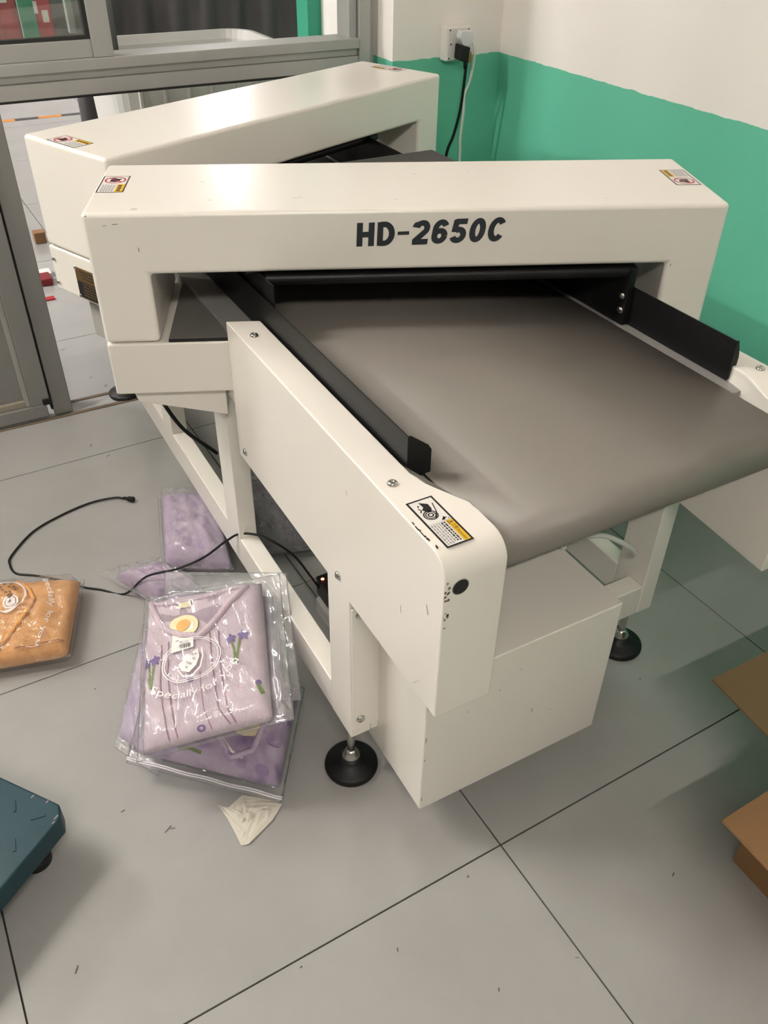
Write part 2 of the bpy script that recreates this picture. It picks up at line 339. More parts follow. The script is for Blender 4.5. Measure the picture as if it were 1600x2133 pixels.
# ------------------------------------------------------------------ the room
TZ = 0.0236        # small turn of the tile grid against the walls
def clip(poly, ax, lim, keep_less=True):
    out = []
    for i in range(len(poly)):
        a, b = poly[i-1], poly[i]; ia = (a[ax] <= lim) == keep_less; ib = (b[ax] <= lim) == keep_less
        if ia != ib:
            t = (lim - a[ax]) / (b[ax] - a[ax]); out.append((a[0]+(b[0]-a[0])*t, a[1]+(b[1]-a[1])*t))
        if ib: out.append(b)
    return out
fl = MB(); fl.prism([(-6.5, -6.5), (1.75, -6.5), (1.75, 2.45), (4.0, 2.45), (4.0, 9.5), (-6.5, 9.5)], -0.05, -0.004, lambda a, b, h: (a, b, h))
floor = struct(fl.build('floor', M_GROUT), 'polished grey tiled floor', 'floor')
S = 0.803; tile_me = None; ct, st_ = math.cos(TZ), math.sin(TZ)
for i in range(-10, 7):
    for j in range(-10, 13):
        tu0, tv0 = 0.6205 + i * S, 0.608 + j * S
        q = [(a*ct - b*st_, a*st_ + b*ct) for a, b in ((tu0+.0016, tv0+.0016), (tu0+S-.0016, tv0+.0016), (tu0+S-.0016, tv0+S-.0016), (tu0+.0016, tv0+S-.0016))]
        cu = sum(p[0] for p in q) / 4; cv = sum(p[1] for p in q) / 4
        p2 = clip(clip(clip(q, 0, -6.49, False), 1, -6.49, False), 1, 9.45)
        p2 = clip(p2, 0, 1.745 if cv < 2.45 else 3.95) if p2 else p2
        if len(p2) < 3: continue
        full = len(p2) == 4 and all(abs(p2[k][0]-q[m][0]) < 1e-6 for k, m in enumerate(range(4)) )
        mb = MB(); mb.prism([(a-cu, b-cv) for a, b in p2], -0.02, 0.0, lambda a, b, h: (a, b, h))
        o = mb.build('tile', M_TILE, floor)
        if full:
            if tile_me: bpy.data.meshes.remove(o.data) if False else None; 
            if tile_me: old = o.data; o.data = tile_me; bpy.data.meshes.remove(old)
            else: tile_me = o.data
        o.location = (cu, cv, 0)

db = MB(); random.seed(12)
for (x, y, l, a) in ((.087, .937, .016, .5), (.094, .935, .010, -.3), (-.116, .767, .012, 1.0), (.841, .431, .008, .4), (.024, 1.013, .008, .1), (1.329, 1.078, .004, 0), (.52, .60, .005, .3), (.35, .55, .006, 1.2), (.20, .60, .004, .2), (.60, .40, .007, -.6), (.46, .42, .005, .8), (1.10, .80, .004, .2), (.05, 1.33, .004, 0), (.30, 2.2, .012, .4), (.27, 2.28, .015, 1.1), (.33, 2.95, .02, .2), (.37, 2.7, .012, .9), (.40, 2.62, .010, .3)):
    c_, s_ = math.cos(a)*l/2, math.sin(a)*l/2; w_ = .0012
    db.add([(x-c_-s_*.2, y-s_, .0006), (x-c_+w_, y-s_-w_, .0006), (x+c_+w_, y+s_-w_, .0006), (x+c_, y+s_+w_, .0009)], [(0, 1, 2, 3)])
dd = db.build('floor_debris', mat('debris_dark', (.10, .09, .08), .9), floor); dd['kind'] = 'stuff'
mb = MB(); mb.box((1.745, -6.5, 0), (1.95, 2.41, 3.1)); struct(mb.build('wall_right', M_WALL), 'white wall with green painted lower part on the right', 'wall')
mb = MB(); mb.box((1.362, 2.41, 0), (1.95, 2.56, 3.1)); mb.box((1.38, 2.56, 0), (1.95, 2.93, 3.1)); struct(mb.build('wall_back', M_WALL), 'white and green wall beside the aluminium partition', 'wall')
mb = MB(); mb.box((-6.7, -6.5, 0), (-6.5, 9.5, 3.1)); struct(mb.build('wall_left', M_WALL), 'white and green wall on the left side', 'wall')
mb = MB(); mb.box((-6.7, -6.7, 0), (1.95, -6.5, 3.1)); struct(mb.build('wall_front', M_WALL), 'white and green wall behind the viewer', 'wall')
mb = MB(); mb.box((-6.7, 9.5, 0), (4.2, 9.7, 3.1)); struct(mb.build('wall_far', mat('far_white', (.80, .74, .74), .6)), 'far wall of the back room', 'wall')
mb = MB(); mb.box((4.0, 2.93, 0), (4.2, 9.5, 3.1)); mb.box((1.95, 2.73, 0), (4.2, 2.93, 3.1)); struct(mb.build('wall_side', M_WALL), 'right hand wall of the back room', 'wall')
mb = MB(); mb.box((-6.7, -6.7, 3.1), (4.2, 9.7, 3.2)); struct(mb.build('ceiling', M_CEIL), 'white ceiling', 'ceiling')
mb = MB(); mb.box((1.33, 2.93, 0), (1.40, 3.02, 2.2)); struct(mb.build('trim_1', M_GREENPOST, bevel=.004), 'green painted post at the end of the wall behind the partition', 'post')

# lamps
for k, (grp, p, hl, rz, es, lab) in enumerate(LAMPS):
    t = thing('tube_lamp', p, lab, 'lamp', 'tube lamps', rz)
    m = MB(); m.box((-hl-.03, -.045, .02), (hl+.03, .045, .07)); m.build('housing', M_WHITE_P, t, bevel=.006)
    m = MB(); m.lathe([(.016, -hl), (.016, hl)], (0, 0, 0), (1, 0, 0), 12)
    m.build('tube', mat('tube_glow_%d' % k, (0.9, 0.9, 0.9), emit=(1.0, 0.93, 0.84) if grp == 'front' else (1.0, 0.96, 0.93), emit_s=es), t, smooth=True)
    for sx in (-1, 1):
        m = MB(); m.box((sx*hl-.012, -.02, -.02), (sx*hl+.012, .02, .025)); m.build('holder', M_WHITE_P, t)
        m = MB(); m.tube([(sx*hl*.7, 0, .07), (sx*hl*.7, 0, 3.1-p[2])], .003, 6); m.build('suspension_wire', M_STEEL, t)

# aluminium partition with sliding window and door panel
PV = 2.50
win = struct(thing('window_1', (0.27, PV, 0.9), 'aluminium sliding window above the opening in the partition', 'window'))
def pbox(name, x0, x1, z0, z1, y0, y1, m, par=None, bevel=.002):
    q = MB(); q.box((x0, y0, z0), (x1, y1, z1)); return q.build(name, m, par or win, org=(0.27, PV, 0.9), bevel=bevel)
XL = -6.48
pbox('lower_rail', XL, 1.297, .905, .942, PV, PV+.09, M_ALU)
pbox('dark_bottom_strip', XL, 1.297, .899, .905, PV+.004, PV+.086, M_GASKET, bevel=0)  # solid dark strip along the bottom of the lower rail
pbox('channel', XL, 1.297, .942, .962, PV+.008, PV+.09, M_ALU)
pbox('track', XL, 1.297, .9625, .989, PV-.006, PV+.09, M_ALU)
pbox('sash_rail', XL, .528, .989, 1.031, PV+.008, PV+.038, M_ALU)
pbox('sash_stile', .528, .580, .989, 2.1, PV+.002, PV+.038, M_ALU)
pbox('gasket', XL, .528, 1.031, 1.039, PV+.012, PV+.034, M_GASKET, bevel=0)
pbox('gasket', .517, .528, 1.039, 2.1, PV+.012, PV+.034, M_GASKET, bevel=0)
pbox('back_stile', .488, .505, 1.04, 2.1, PV+.05, PV+.075, M_ALU)
pbox('glass_pane', XL, .517, 1.037, 2.1, PV+.021, PV+.026, M_GLASS, bevel=0)
pbox('jamb', 1.271, 1.296, .985, 2.1, PV+.010, PV+.09, M_ALU)
pbox('jamb', 1.298, 1.335, .0, 2.1, PV-.004, PV+.09, M_ALU)
pbox('head_rail', XL, 1.335, 2.1, 2.16, PV, PV+.09, M_ALU)
pbox('jamb_filler', 1.335, 1.3625, 0, 3.1, PV+.03, PV+.09, M_CEIL)
pbox('upper_panel', XL, 1.335, 2.16, 3.1, PV+.03, PV+.06, M_CEIL)
door = struct(thing('door_1', (0.27, PV, 0.0), 'grey aluminium panel door with post left of the opening', 'door'))
def dbox(name, x0, x1, z0, z1, y0, y1, m, bevel=.002):
    q = MB(); q.box((x0, y0, z0), (x1, y1, z1)); return q.build(name, m, door, org=(0.27, PV, 0.0), bevel=bevel)
dbox('post', .213, .268, .004, .899, PV-.004, PV+.08, M_ALU_D, .003)
dbox('stile', .150, .207, .055, .895, PV-.014, PV+.03, M_ALU_D, .003)
dbox('gap_strip', .207, .213, .02, .897, PV+.012, PV+.04, M_GASKET, 0)
dbox('bottom_rail', -1.2, .195, .012, .055, PV-.014, PV+.03, M_ALU_D, .003)
dbox('panel', -1.2, .135, .075, .895, PV+.006, PV+.02, M_ALU_D, 0)
dbox('bead', .135, .150, .055, .895, PV-.006, PV+.02, mat('bead', (.36, .345, .32), .5, .2), .002)
dbox('bead', -1.2, .135, .055, .075, PV-.006, PV+.02, mat('bead_dirty', (.30, .26, .21), .7), .002)
dbox('corner_bracket', .185, .212, .055, .074, PV-.020, PV-.010, M_RUBBER, .002)
dbox('lower_fill', XL, -1.2, .0, .899, PV, PV+.05, M_ALU_D, .002)
q = MB(); q.box((-1.2, PV-.02, 0), (1.30, PV-.006, .003)); q.box((.27, PV+.06, 0), (1.30, PV+.072, .003)); struct(q.build('trim_2', M_SCUFF), 'thin dark threshold strip on the floor of the opening', 'threshold')

# ------------------------------------------------------------------ needle detector
O = Vector((0.786, 1.674, 0.0)); UC = 0.786; VC = 1.674
det = thing('needle_detector', O, 'large cream white conveyor needle detector with two slanted detector heads', 'machine')
def part(m, name, mats, bevel=0, par=None, org=O, **k): return m.build(name, mats, par or det, org=org, bevel=bevel, **k)
def mirU(u): return 2*UC - u
def mirV(v): return 2*VC - v

# belt (closed loop round two rollers)
b = MB(); r = .033; zc = .745 - r; v0, v1 = .657, mirV(.657); prof = []
prof += [(1.2, .745), (.70, .745), (.665, .745)]
for k in range(13): g = R(90 + 180*k/12); prof.append((v0 + r*math.cos(g), zc + r*math.sin(g)))
prof += [(.67, .745-2*r), (.70, .745-2*r), (mirV(.70), .745-2*r), (mirV(.67), .745-2*r)]
for k in range(13): g = R(-90 + 180*k/12); prof.append((v1 + r*math.cos(g), zc + r*math.sin(g)))
prof += [(mirV(.665), .745), (mirV(.70), .745)]
vs = []; fs = []; n = len(prof)
for u in (.513, 1.060): vs += [(u, y, z) for y, z in prof]
for k in range(n): fs.append((k, (k+1) % n, n + (k+1) % n, n + k))
b.add(vs, fs); bo = part(b, 'belt', M_BELT, smooth=True)
so = bo.modifiers.new('t', 'SOLIDIFY'); so.thickness = .003; so.offset = -1
for v in (v0, v1):
    q = MB(); q.lathe([(r-.004, 0), (r-.004, .57)], (.502, v, zc), (1, 0, 0), 24); part(q, 'roller', M_DARK, smooth=False)
# slider bed strips beside the belt
for u0, u1 in ((.432, .5125), (1.0605, 1.112)):
    q = MB(); q.box((u0, .762, .70), (u1, mirV(.762), .7405)); part(q, 'bed_strip', M_BED, .002)
q = MB(); q.box((.515, .70, .69), (1.058, mirV(.70), .738)); part(q, 'slider_bed', M_DARK)

# end side panels: sheet metal covers with rounded end and flared inner edge
def side_panel(name, right, far, lab):
    U = (lambda u: mirU(u)) if right else (lambda u: u); V = (lambda v: mirV(v)) if far else (lambda v: v)
    zt, zb, rr = .7665, .4875, .034
    prof = [(.603, zb)] + [(.603 + rr - rr*math.cos(R(90*k/8)), zt - rr + rr*math.sin(R(90*k/8))) for k in range(9)]
    prof += [(.655, zt), (.672, zt), (.690, zt), (.705, zt), (.720, zt), (.735, zt), (.750, zt), (.765, zt), (.780, zt), (.81, zt)]
    def inner(v):
        if v <= .672: return .5155
        if v >= .780: return .4795
        t = (v - .672) / .108; return .5155 - .036 * (t*t*(3-2*t))
    # end cut follows the slanted head: depends on side
    skew = .4365
    def vend(u):
        uu = U(u)
        base = (1.3265 - skew*(uu-.425)) if not far else (1.7365 + .409*(uu-.425))
        return base if not far else mirV(base)
    prof_b = [(p[0], p[1]) for p in prof]
    m = MB(); vs = []; fs = []; n = len(prof_b)
    for v, z in prof_b: vs.append((U(.4245), V(v), z))
    for v, z in prof_b: vs.append((U(inner(v)), V(v), z))
    a0 = len(vs)
    vs += [(U(.4245), V(vend(.4245)), zt), (U(.4245), V(vend(.4245)), zb), (U(.4795), V(vend(.4795)), zt), (U(.4795), V(vend(.4795)), zb)]
    for k in range(n-1): fs.append((k, n+k, n+k+1, k+1))
    fs.append((n-1, 2*n-1, a0+2, a0))
    fs.append(tuple(range(n)) + (a0, a0+1))
    fs.append(tuple(range(2*n-1, n-1, -1)) + (a0+3, a0+2))
    fs.append((a0, a0+2, a0+3, a0+1)); fs.append((0, a0+1, a0+3, n))
    if right != far: fs = [tuple(reversed(f)) for f in fs]
    m.add(vs, fs)
    o = part(m, name, M_PAINT, .0025, seg=2); o['label'] = lab
    # round shaft hole drawn as a flat black disc, its dark inside painted on
    if not far:
        h = MB(); h.lathe([(.0110, 0), (.0110, .0006)], (U(.4475), V(.603), .7205), (0, -1 if not far else 1, 0), 28); part(h, 'hole_shade_disc', M_STK_K, par=o, org=O)
        h = MB(); h.lathe([(.0122, 0), (.0122, .0003)], (U(.4475), V(.603), .7205), (0, -1 if not far else 1, 0), 28); part(h, 'hole_rim', mat('rim_grey', (.35, .33, .3), .4), par=o, org=O)
    def screw(p, ax):
        s = MB(); s.lathe([(.0075, 0), (.0075, .0012), (.0062, .0034), (.0040, .0046), (.0022, .0048), (.0020, .0030)], p, ax, 18); part(s, 'screw', M_STEEL, par=o, org=O, smooth=True)
    screw((U(.4475), V(1.251), zt), (0, 0, 1)); screw((U(.446), V(.769), zt), (0, 0, 1))
    sx = 1 if right else -1
    screw((U(.4245), V(1.29), .5145), (sx, 0, 0)); screw((U(.4245), V(.895), .5155), (sx, 0, 0))
    return o
pnl = side_panel('side_panel', False, False, 'near left side cover with caution sticker and round hole')
pnr = side_panel('side_panel', True, False, 'near right side cover beside the green wall')
side_panel('side_panel', False, True, 'far left side cover'); side_panel('side_panel', True, True, 'far right side cover')

# scuffs on the near left cover corner
random.seed(3); s = MB()
for k in range(26):
    t = random.random(); z = .760 - .11*t*t; y = .6030 + (0.03 - .03*min(1, t*2.2)) if False else .6028
    x = .4245 + random.random()*.006 + .0015; w_ = .0008 + random.random()*.0018; hgt = .001 + random.random()*.004
    if z < .732: s.add([(x-w_, y, z), (x+w_, y, z+.0006), (x+w_*.7, y, z+hgt), (x-w_*.6, y, z+hgt)], [(0, 1, 2, 3)])
for k in range(22):
    v = .632 + random.random()*.055; x = .4268 + random.random()*.006*(1 if v < .65 else .3); a_ = .001 + random.random()*.003
    s.add([(x-.0008, v-a_, .76685), (x+.001, v-a_*.6, .76685), (x+.0012, v+a_, .76685), (x-.0006, v+a_*.8, .76685)], [(0, 1, 2, 3)])
for (v, z, l, a) in ((.636, .664, .014, 1.2), (.652, .512, .030, -.95), (.60, .0, .0, 0), (.70, .61, .012, 1.5), (.86, .70, .007, 1.2)):
    if l: d = (math.cos(a)*l/2, math.sin(a)*l/2); s.add([(.4239, v-d[0], z-d[1]), (.4239, v-d[0]+.001, z-d[1]-.001), (.4239, v+d[0]+.001, z+d[1]), (.4239, v+d[0], z+d[1]+.0006)], [(0, 1, 2, 3)])
part(s, 'scuff_marks', M_SCUFF, par=pnl)['kind'] = 'stuff'

# caution sticker on near left cover (x = towards the viewer, y = towards the belt)
def sticker(fn, items, mats, name, par, org):
    m = MB()
    for (vs, fs), mi, lay in items: m.add([fn(x, y, lay) for x, y in vs], fs, mi)
    return m.build(name, mats, par, org=org)
SM = [M_STK_K, M_STK_W, M_STK_Y, M_STK_G, M_STK_R]
Lk, Hk = .098, .0385
it = [(rect(0, 0, Lk, Hk), 0, 0), (rect(.0028, .0028, Lk-.0028, Hk-.0028), 1, 1), (rect(.052, .0265, Lk-.0028, Hk-.0028), 2, 2), (rect(.0515, .0028, .0520, Hk-.0028), 3, 3), (rect(.052, .0262, Lk-.0028, .0266), 3, 3)]
it.append((fit_text('注意/Attention', .0615, .0935, .0284, .0345), 0, 3))
it.append((([(.0535, .0275), (.0605, .0275), (.0570, .0352)], [(0, 1, 2)]), 0, 3)); it.append((([(.0548, .0284), (.0592, .0284), (.0570, .0334)], [(0, 1, 2)]), 2, 4)); it.append((rect(.0565, .0297, .0575, .0322), 0, 5))
random.seed(8)
for k in range(6):
    x = .0535; y = .0235 - k*.0036
    while x < .092:
        l = .002 + random.random()*.004; it.append((rect(x, y-.0011, min(x+l, .0935), y+.0011), 3 if k > 1 else 0, 3)); x += l + .0012
it += [(ring(.0345, .0165, .0098, .0098, .18), 0, 3), (ring(.0345, .0165, .0072, .0072, .22), 0, 3), (disc(.0345, .0165, .0042), 0, 3), (disc(.0345, .0165, .0022), 1, 4),
       (stroke([(.014, .0310), (.0315, .0265), (.0440, .0185)], .0014), 0, 3),
       (([(.006, .0150), (.0135, .0250), (.0235, .0245), (.0300, .0200), (.0262, .0150), (.0215, .0115), (.0170, .0160)], [(0, 1, 2, 3, 4, 5, 6)][::-1]), 0, 3),
       (stroke([(.0110, .0120), (.0150, .0098)], .0016), 0, 3), (stroke([(.0170, .0085), (.0215, .0105), (.0255, .0075)], .0018), 0, 3),
       (stroke([(.0440, .0285), (.0500, .0270)], .0022), 0, 3), (stroke([(.0465, .0315), (.0475, .0260), (.0498, .0245)], .0020), 0, 3), (stroke([(.0480, .0330), (.0505, .0335)], .0012), 0, 3)]
SA = R(1.5)
sticker(lambda x, y, l: (.4390 + y*math.cos(SA) + x*math.sin(SA)*.3, .7235 - x*math.cos(SA) + y*math.sin(SA)*.3, .76680 + l*.00008), it, SM, 'caution_sticker', pnl, O)

# side guards (thin black plates)
def guard(name, u, flip):
    tw = .037 if flip > 0 else .014
    vs = [(u, .796), (u, mirV(.796))]
    m = MB(); m.box((u-.0012, .796, .7415), (u+.0012, mirV(.796), .812))
    for e, sg in ((.796, 1), (mirV(.796), -1)):
        m.prism([(0, 0), (.040, 0), (.040, .040), (.030, .050), (.008, .068), (0, .070)] if False else [(0, .002), (tw, 0), (tw, .040), (tw*.86, .0485), (.004, .0705), (0, .0705)], 0, .0024*sg, lambda a, c_, h: (u + a, e + h, .7415 + c_))
    return part(m, name, M_BLACK, .0006, seg=1)
guard('guard_plate', .4845, 1); guard('guard_plate', 1.0880, -1)
# tunnel side plates with bolts, reaching into the heads
q = MB(); q.box((.4885, 1.255, .742), (.491, mirV(1.255), .846)); spl = part(q, 'tunnel_plate', M_BLACK, .0006, seg=1)
q = MB(); q.box((1.0745, 1.035, .742), (1.077, mirV(1.035), .846)); q.box((1.077, 1.035, .742), (1.088, 1.0375, .846)); spr = part(q, 'tunnel_plate', M_BLACK, .0006, seg=1)
for p, ax, pr in (((.491, 1.286, .802), (1, 0, 0), spl), ((.491, 1.288, .777), (1, 0, 0), spl), ((1.0745, 1.047, .794), (-1, 0, 0), spr), ((1.0745, 1.045, .768), (-1, 0, 0), spr)):
    s = MB(); s.lathe([(.0072, 0), (.0072, .0015), (.005, .0042), (.002, .005)], p, ax, 14); part(s, 'bolt', M_STEEL, par=pr, org=O, smooth=True)
# black cover over the belt between the two heads
q = MB(); q.box((.472, 1.33, .841), (1.160, 1.848, .846)); q.box((1.155, 1.33, .76), (1.160, 1.848, .841)); part(q, 'tunnel_cover', mat('cover_dark', (.035, .032, .033), .45), .002)

# frame: 40 x 80 legs, rails and feet
LEGV = [.860, 1.394, mirV(1.474), 2.495]
for right in (False, True):
    u0, u1 = (.4255, .4655) if not right else (mirU(.4655), mirU(.4255))
    for k, v in enumerate(LEGV):
        m = MB(); m.box((u0, v, .145), (u1, v+.08, .66 if k in (1, 2) else .62)); lg = part(m, 'leg', M_PAINT, .0025)
        if k in (0, 3):
            c = ((u0+u1)/2, v+.042, 0)
            f = MB(); f.lathe([(.051, 0), (.0525, .005), (.0515, .011), (.046, .015), (.030, .020), (.022, .028), (.019, .034)], c, n=36); part(f, 'foot_pad', M_RUBBER, par=lg, org=O, smooth=True)
            f = MB(); f.lathe([(.018, .031), (.018, .037), (.012, .046), (.010, .052)], c, n=24); part(f, 'foot_hub', M_STEEL, par=lg, org=O, smooth=True)
            f = MB(); f.lathe([(.0075, .05), (.0075, .15)], c, n=16); f.lathe([(.013, .128), (.013, .145)], c, n=6); part(f, 'foot_stem', M_STEEL, par=lg, org=O)
    m = MB(); m.box((u0+.0002, .9405, .1455), (u1-.0002, LEGV[3]-.0005, .222)); part(m, 'rail', M_PAINT, .0025)
    m = MB(); m.box((u0+.0005, .9405, .60), (u1-.0005, LEGV[3]-.0005, .66)); part(m, 'upper_rail', M_PAINT, .0025)
for v in (LEGV[0], LEGV[3]):
    m = MB(); m.box((.4660, v+.0005, .1455), (mirU(.4660), v+.042, .222)); part(m, 'cross_rail', M_PAINT, .0025)
for v in (LEGV[1], LEGV[2]):
    m = MB(); m.box((.4660, v+.0005, .56), (mirU(.4660), v+.0795, .62)); part(m, 'cross_rail', M_PAINT, .0025)
# electric box hung under the near end
m = MB(); m.box((.479, .7035, .092), (.8665, .955, .4185)); eb = part(m, 'motor_box', M_PAINT, .003)
m = MB(); m.box((.4275, .8555, .170), (.4775, .8595, .470)); m.box((.4745, .8555, .170), (.4795, .90, .470)); fg = part(m, 'box_flange', M_PAINT, .0015)
for z in (.196, .455):
    s = MB(); s.lathe([(.0085, 0), (.0085, .0012), (.0062, .0042), (.003, .0052)], (.4425, .8555, z), (0, -1, 0), 16); part(s, 'screw', M_STEEL, par=fg, org=O, smooth=True)
s = MB(); random.seed(5)
for (x, z, l) in ((.4805, .118, .010), (.4815, .28, .012), (.4812, .23, .006), (.62, .33, .004), (.70, .23, .010), (.745, .21, .003), (.56, .31, .003), (.66, .36, .003)):
    s.add([(x, .7029, z), (x+.0012, .7029, z), (x+.0018, .7029, z+l), (x+.0004, .7029, z+l*.9)], [(0, 1, 2, 3)])
part(s, 'scuff_marks', M_SCUFF, par=eb)['kind'] = 'stuff'

# detector heads
def warn_items(seed, Wd=.046, Ln=.092):
    random.seed(seed)
    it = [(rect(0, 0, Wd, Ln), 0, 0), (rect(.0022, .0022, Wd-.0022, Ln-.0022), 1, 1), (rect(Wd*.66, .0022, Wd-.0022, Ln*.48), 2, 2)]
    for k in range(5):
        y = .005
        while y < Ln*.45:
            l = .003 + random.random()*.006; it.append((rect(.006+k*.0046, y, .006+k*.0046+.0028, min(y+l, Ln*.46)), 3, 2)); y += l + .0015
    for a in range(4): it.append((rect(Wd*.72, .006+a*.009, Wd*.86, .012+a*.009), 0, 3))
    c = (Wd/2, Ln*.74)
    it += [(ring(c[0], c[1], .0185, .0185, .17), 4, 2), (disc(c[0], c[1]-.001, .0085, .0100), 0, 2), (disc(c[0]-.004, c[1]+.008, .0045), 0, 2),
           (stroke([(c[0]-.008, c[1]-.009), (c[0]+.010, c[1]+.006)], .005), 0, 3), (stroke([(c[0]-.0125, c[1]+.0125), (c[0]+.0125, c[1]-.0125)], .0026), 4, 4)]
    return it
def head(cx, cy, rz, front):
    HW, HD = .5385, .1365
    poly = [(-HW, .7295), (-.4435, .7295), (-.4435, .8525), (.4475, .8525), (.4475, .7295), (HW, .7295), (HW, .956), (-HW, .956)]
    m = MB(); m.prism(poly, -HD, HD, lambda a, c_, h: (a, h, c_))
    m.f = [tuple(reversed(f)) for f in m.f]
    h = m.build('detector_head', M_PAINT, det, bevel=.0085, seg=4, loc=(cx-O.x, cy-O.y, 0), rz=rz)
    h['label'] = 'front slanted detector head with model lettering' if front else 'rear slanted detector head next to the partition'
    def sub(mm, name, mats, bevel=0, **k): return mm.build(name, mats, h, bevel=bevel, **k)
    q = MB(); q.box((-HW+.001, -HD+.0005, .627), (HW-.001, HD-.0005, .7275)); sub(q, 'base_cabinet', M_CABIN, .004, seg=3)
    q = MB(); q.box((-.43, -.130, .7275), (.43, .130, .7325)); sub(q, 'floor_plate', mat('floor_plate_grey', (.16, .155, .145), .5))
    q = MB(); q.box((-.43, -.1335, .7277), (-.25, -.130, .7322)); sub(q, 'plate_edge', M_STK_K)
    sg = -1 if front else 1
    for sx in (-1, 1):
        q = MB(); pl = [(sx*.515, .6268), (sx*.505, .597), (sx*.343, .563), (sx*.343, .6268)]
        if sx > 0: pl = pl[::-1]
        q.prism(pl, -.112, -.020, lambda a, c_, hh: (a, hh, c_)); q.f = [tuple(reversed(f)) for f in q.f]; sub(q, 'bracket', M_CABIN, .002)
        q = MB(); q.box((min(sx*.50, sx*.32), -.085, .515), (max(sx*.50, sx*.32), .085, .6265)); 
        if not front: sub(q, 'terminal_box', M_GREY, .003)
    # black inlet lip under the arch
    yf = -HD - .003 if front else -HD + .02
    x0, x1 = (-.252, .398) if front else (-.40, .30)
    q = MB(); lip = []
    for k in range(7): g = R(-90 + 180*k/6); lip.append((yf + .006 - .010*math.cos(g)*.6, .838 + .009*math.sin(g)))
    lip += [(HD-.02, .8475), (HD-.02, .8440)]
    vs = [(x0, y, z) for y, z in lip] + [(x1, y, z) for y, z in lip]; n = len(lip)
    q.add(vs, [(k, (k+1) % n, n+(k+1) % n, n+k) for k in range(n)] + [tuple(range(n-1, -1, -1)), tuple(range(n, 2*n))]); sub(q, 'inlet_lip', M_BLACK, .001)
    # stickers
    a = sticker(lambda x, y, l: (-.5315 + x, -.030 + y, .9562 + l*.0001), warn_items(1), SM, 'warning_sticker', h, None)
    a = sticker(lambda x, y, l: (.5270 - x, .058 - y, .9562 + l*.0001), warn_items(2), SM, 'warning_sticker', h, None)
    if not front: 
        a.location = (0, 0, 0)
    if front:
        gl, gw = glyphs('HD-2650C')
        q = MB(); ta = R(1.25)
        def tp(x, y):
            sh = .17 if x > .098 else .06
            xx = x + y*sh - .004; return (-.0935 + xx*math.cos(ta) - y*math.sin(ta), -HD-.0009, .8945 + xx*math.sin(ta) + y*math.cos(ta))
        for k, (vs, fs) in enumerate(gl):
            m_ = MB(); q.add([Vector(tp(x/gw*.2475, y*.0395)) - Vector((0, k*.00002, 0)) for x, y in vs], fs)
        sub(q, 'lettering', M_INK)
        s = MB(); random.seed(9)
        for (x, z, l, w_) in ((-.455, .893, .008, .0012), (-.53, .951, .0022, .0022), (.455, .848, .005, .0012), (-.49, .938, .0012, .010), (-.505, .936, .001, .006)):
            s.add([(x, -HD-.0008, z), (x+w_, -HD-.0008, z+.0003), (x+w_*.8, -HD-.0008, z+l), (x, -HD-.0008, z+l*.8)], [(0, 1, 2, 3)])
        for (x, y, l, w_) in ((-.36, .02, .0015, .008), (-.345, -.002, .0012, .006), (-.34, -.08, .0015, .007), (-.20, -.075, .0012, .018), (-.19, -.066, .001, .006), (-.03, -.09, .001, .008), (.33, -.10, .001, .006), (.02, .05, .002, .003), (.12, .06, .002, .002)):
            s.add([(x, y, .9563), (x+w_, y+.0006, .9563), (x+w_*.9, y+l, .9563), (x+w_*.1, y+l*.8, .9563)], [(0, 1, 2, 3)])
        sub(s, 'scuff_marks', M_SCUFF)['kind'] = 'stuff'
        q = MB(); vs, fs = disc(-.455, -.118, .006, .005, 14); q.add([(x, y, .9561) for x, y in vs], fs); sub(q, 'stain', mat('stain_olive', (.62, .56, .42), .5))
    else:
        q = MB(); q.box((-HW-.0015, -.052, .633), (-HW+.001, .047, .702)); npl = sub(q, 'nameplate', M_BRASS, .0005, seg=1)
        q = MB(); q.box((-HW-.0019, -.050, .635), (-HW-.0014, .045, .672)); 
        for k in range(5):
            z = .668 - k*.0065
            q.box((-HW-.0022, -.03+.004*k, z-.0012), (-HW-.0017, .026, z+.0012), 1)
        for k in range(3):
            z = .695 - k*.007; q.box((-HW-.0019, -.02, z-.001), (-HW-.0013, .03-.004*k, z+.001), 0)
        sub(q, 'nameplate_print', [M_STK_K, M_BRASS])
        for y, z in ((.124, .699), (.125, .645), (.044, .700), (.044, .636)):
            s = MB(); s.lathe([(.0045, 0), (.0045, .001), (.003, .0025)], (-HW-.0005, y, z), (-1, 0, 0), 12); sub(s, 'screw', M_STEEL)
        q = MB(); q.tube(cr([(-.45, -.02, .52), (-.452, -.03, .42), (-.43, -.09, .30), (-.36, -.13, .20)]), .005); sub(q, 'cable', M_RUBBER, smooth=True)
    return h
headA = head(.779, 1.3215, R(-23.57), True)
headB = head(.790, 2.029, R(22.4), False)
HOSE = [(.86, .86, .425), (.885, .882, .428), (.925, .872, .42), (.975, .873, .40), (1.025, .868, .365), (1.065, .875, .325), (1.098, .90, .28)]
# white hose under the machine, seen below the belt end
q = MB(); q.tube(cr(HOSE), .0055); part(q, 'white_hose', M_WHITE_P, smooth=True)

